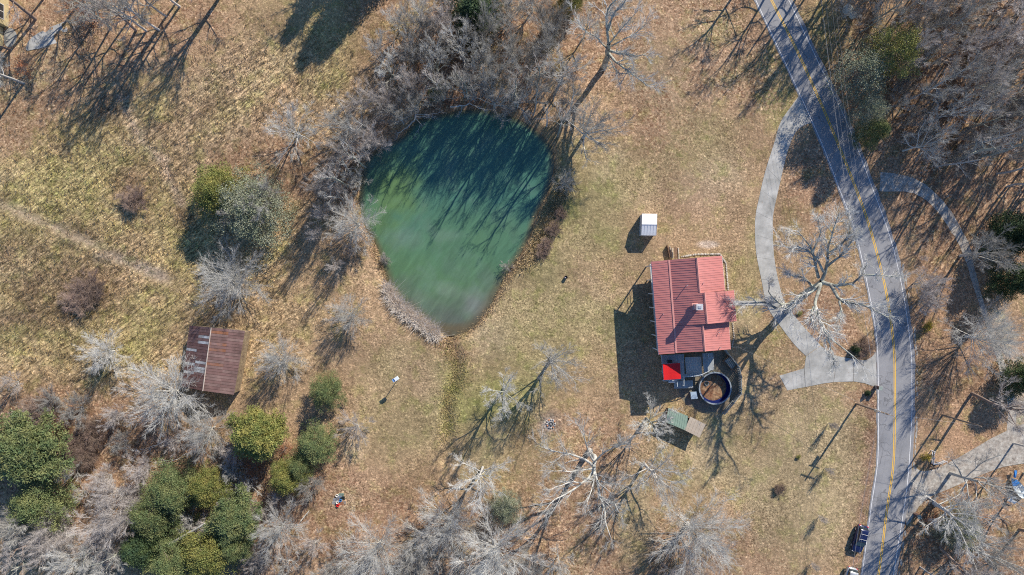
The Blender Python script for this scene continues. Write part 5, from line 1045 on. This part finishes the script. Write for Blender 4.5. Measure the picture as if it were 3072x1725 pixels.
pn, tnp = pole(2392, -60, 10.2, 'utility pole beyond the top edge beside the road'); ps, tsp = pole(2462, 1900, 10.2, 'utility pole beyond the bottom edge beside the road')
m_wire = M('wire', (.30, .31, .32), .5, .05, 1)
def wire(a, b_, sag, label, r_=.009, par=None):
    o = empty('power_line', a, label, 'cable', 'overhead power lines'); bb = B(); pr = None
    for i in range(25):
        t = i / 24; p = a.lerp(b_, t) - Vector((0, 0, sag * 4 * t * (1 - t)))
        if pr: bb.bar(pr, p, r_, 4)
        pr = p
    bb.obj('conductor', m_wire, o)
pos_n = ['leftmost', 'second', 'third', 'rightmost']
for i, s_ in enumerate((-1.15, -.45, .5, 1.15)):
    wire(ins_[i], Vector((tnp.x + s_, tnp.y - .2 * s_, 9.9)), 1.2, '%s overhead line running up along the road from the crossarm pole' % pos_n[i]); wire(ins_[i], Vector((tsp.x + s_, tsp.y, 9.9)), 1.0, '%s overhead line running down past the parked cars' % pos_n[i])
wire(t1p - up * 2.6, tnp - up * 2.6, .9, 'lower telephone cable along the road above the pole', .014); wire(t1p - up * 2.6, tsp - up * 2.6, .9, 'lower telephone cable passing over the cars', .014)
wire(t1p - up * .6, t2p - up * .3, .3, 'line crossing the road between the two utility poles', .016); wire(t1p - up * 3, P(2212, 1040, 6.2), .8, 'service line from the pole to the house', .014)
def mailbox(px, py, label, rz, h):
    o = empty('mailbox', P(px, py), label, 'mailbox', rz=rz); z0 = Vector((0, 0, 0)); m_br = M('dark_brick', (.14, .09, .075), .9, .4, 6)
    B().box((0, 0, h * .5), (.52, .56, h)).obj('pillar', m_br, o, org=z0, bevel=.02); B().box((0, 0, h + .04), (.64, .68, .08)).obj('cap', M('cap_grey_green', (.28, .33, .30), .7, .2, 3), o, org=z0, bevel=.02)
    B().box((.05, 0, h * .72), (.6, .3, .26)).obj('box', m_metal, o, org=z0, bevel=.03); B().box((.36, 0, h * .72), (.03, .26, .22)).obj('door', m_dark, o, org=z0)
mailbox(2627, 1161, 'dark mailbox pillar at the driveway mouth left of the road', -.1, 1.6); mailbox(2744, 1543, 'dark mailbox pillar right of the road beside the gravel drive', .2, 1.4)
tree('dark', 2606, 1180, 9, 1.2, 'small dark shrub beside the driveway mailbox')
rf = empty('rail_fence', P(2793, 1390), 'white corner rail fence around a yellow bush by the gravel drive', 'fence'); m_wr = M('white_rails', (.80, .80, .80), .6, .08, 2)
k0, k1, k2 = P(2791, 1391), P(2793, 1351), P(2829, 1381)
for a, b_, n_ in ((k0, k1, 2), (k0, k2, 2)):
    for z in (.45, .95): B().bar(a + up * z, b_ + up * z, .06, 4).obj('rail', m_wr, rf)
    for i in range(n_ + 1): c_ = a.lerp(b_, i / n_); B().box((c_.x, c_.y, .6), (.13, .13, 1.2)).obj('post', m_wr, rf)
bh = empty('floodlight_pole', P(1199, 1130), 'thin pole topped with a white and blue panel on the lawn below the pond', 'pole'); p = P(1199, 1130)
B().bar(p, p + up * 3.5, .06, 8).obj('shaft', m_dark, bh); B().box((p.x + .05, p.y + .12, 3.5), (.75, .6, .35), .6).obj('box', m_bw2, bh, bevel=.03); B().box((p.x - .45, p.y - .18, 3.45), (.4, .55, .1), .6).obj('blue_panel', M('sky_blue_panel', (.20, .38, .68), .4, .1, 2), bh)
tr_ = empty('plant_pot', P(1697, 832), 'small dark round pot standing alone on the lawn right of the pond', 'pot'); B().lathe(P(1697, 832), [(.22, 0), (.30, .75), (.25, .75), (.2, .6), (.02, .6)], 20).obj('body', m_dark, tr_); B().box(P(1695, 833) + up * .66, (.2, .12, .1)).obj('contents', M('lilac_stone', (.5, .42, .55), .7, .2, 3), tr_)
fpit = empty('fire_pit', P(1648, 1268), 'round stone fire pit with pale ash on the lawn', 'fire pit'); m_ash = M('ash', (.45, .45, .47), .95, .4, 5, col2=(.2, .19, .19)); m_org = M('scorched_brick', (.52, .24, .12), .9, .3, 4)
B().lathe(P(1653, 1271), [(.62, .03), (.45, .10), (.02, .14)], 18).obj('ash_bed', m_ash, fpit)
for i in range(12): t = i * math.pi / 6; stone(fpit, P(1653, 1271) + Vector((.72 * math.cos(t), .72 * math.sin(t), .05)), .17, [st_, m_org, m_ash][i % 3])
for i in range(5): t = i * 1.3; a = P(1653, 1271) + Vector((.3 * math.cos(t), .3 * math.sin(t), .16)); B().bar(a, a + Vector((.4 * math.cos(t + 2), .4 * math.sin(t + 2), .08)), .05, 6).obj('burnt_log', m_dark, fpit)
# debris heap
junk = [('blue_drum', m_bb), ('white_bucket', m_trim), ('metal_sheet', m_metal), ('rusty_panel', m_org), ('grey_sheet', m_ash), ('dark_crate', m_dark), ('red_can', m_red), ('white_basin', m_trim), ('broken_board', m_ts), ('pale_stone_slab', st_), ('green_sheet', m_gs)]
for i, (nm, m_) in enumerate(junk):
    r = random.Random(i + 3); x, y = 1018 + 14 * math.cos(i * 2.4) * math.sqrt(i / 10 + .1), 1500 + 18 * math.sin(i * 2.4) * math.sqrt(i / 10 + .1); p = P(x, y)
    place = ['at the top', 'at the left', 'at the bottom left', 'at the right', 'at the upper left', 'at the lower right', 'near the middle', 'at the bottom', 'at the far right', 'at the lower left', 'at the upper right'][i]
    if 'drum' in nm or 'bucket' in nm or 'can' in nm or 'basin' in nm: o = B().lathe((p.x, p.y, .02), [(.18, 0), (.24, .1), (.25, .4), (.2, .4), (.17, .06), (.01, .06)], 14).obj(nm, m_)
    else: o = B().add([(p.x - .5, p.y - .3, .1), (p.x + .45, p.y - .35, .16), (p.x + .5, p.y + .3, .42), (p.x - .4, p.y + .25, .3), (p.x - .5, p.y - .3, .04), (p.x + .45, p.y - .35, .1), (p.x + .5, p.y + .3, .34), (p.x - .4, p.y + .25, .22)], [(0, 1, 2, 3), (7, 6, 5, 4), (0, 4, 5, 1), (1, 5, 6, 2), (2, 6, 7, 3), (3, 7, 4, 0)]).obj(nm, m_)
    tag(o, '%s lying %s of the debris heap on the lower lawn' % (nm.replace('_', ' '), place), nm.split('_')[-1])
# pale boulders by the road at the top
for i, (x, y, r_) in enumerate(((2542, 30, .95), (2557, 46, .75), (2548, 38, .5))):
    o = stone(None, P(x, y, .0), r_, M('limestone', (.66, .66, .58), .9, .25, 2), 'boulder'); tag(o, ['larger pale boulder above the smaller ones at the top edge woods', 'smaller pale boulder at the lower right of the pair by the road', 'smallest pale boulder wedged between the two larger ones'][i], 'boulder', 'pale boulders')
# concrete pad pieces by the drive, stepping stone
tag(B().slab([P(*q) + up * .04 for q in ((2204, 916), (2330, 916), (2330, 904), (2204, 902))], .1).obj('walkway', m_conc), kind='structure')
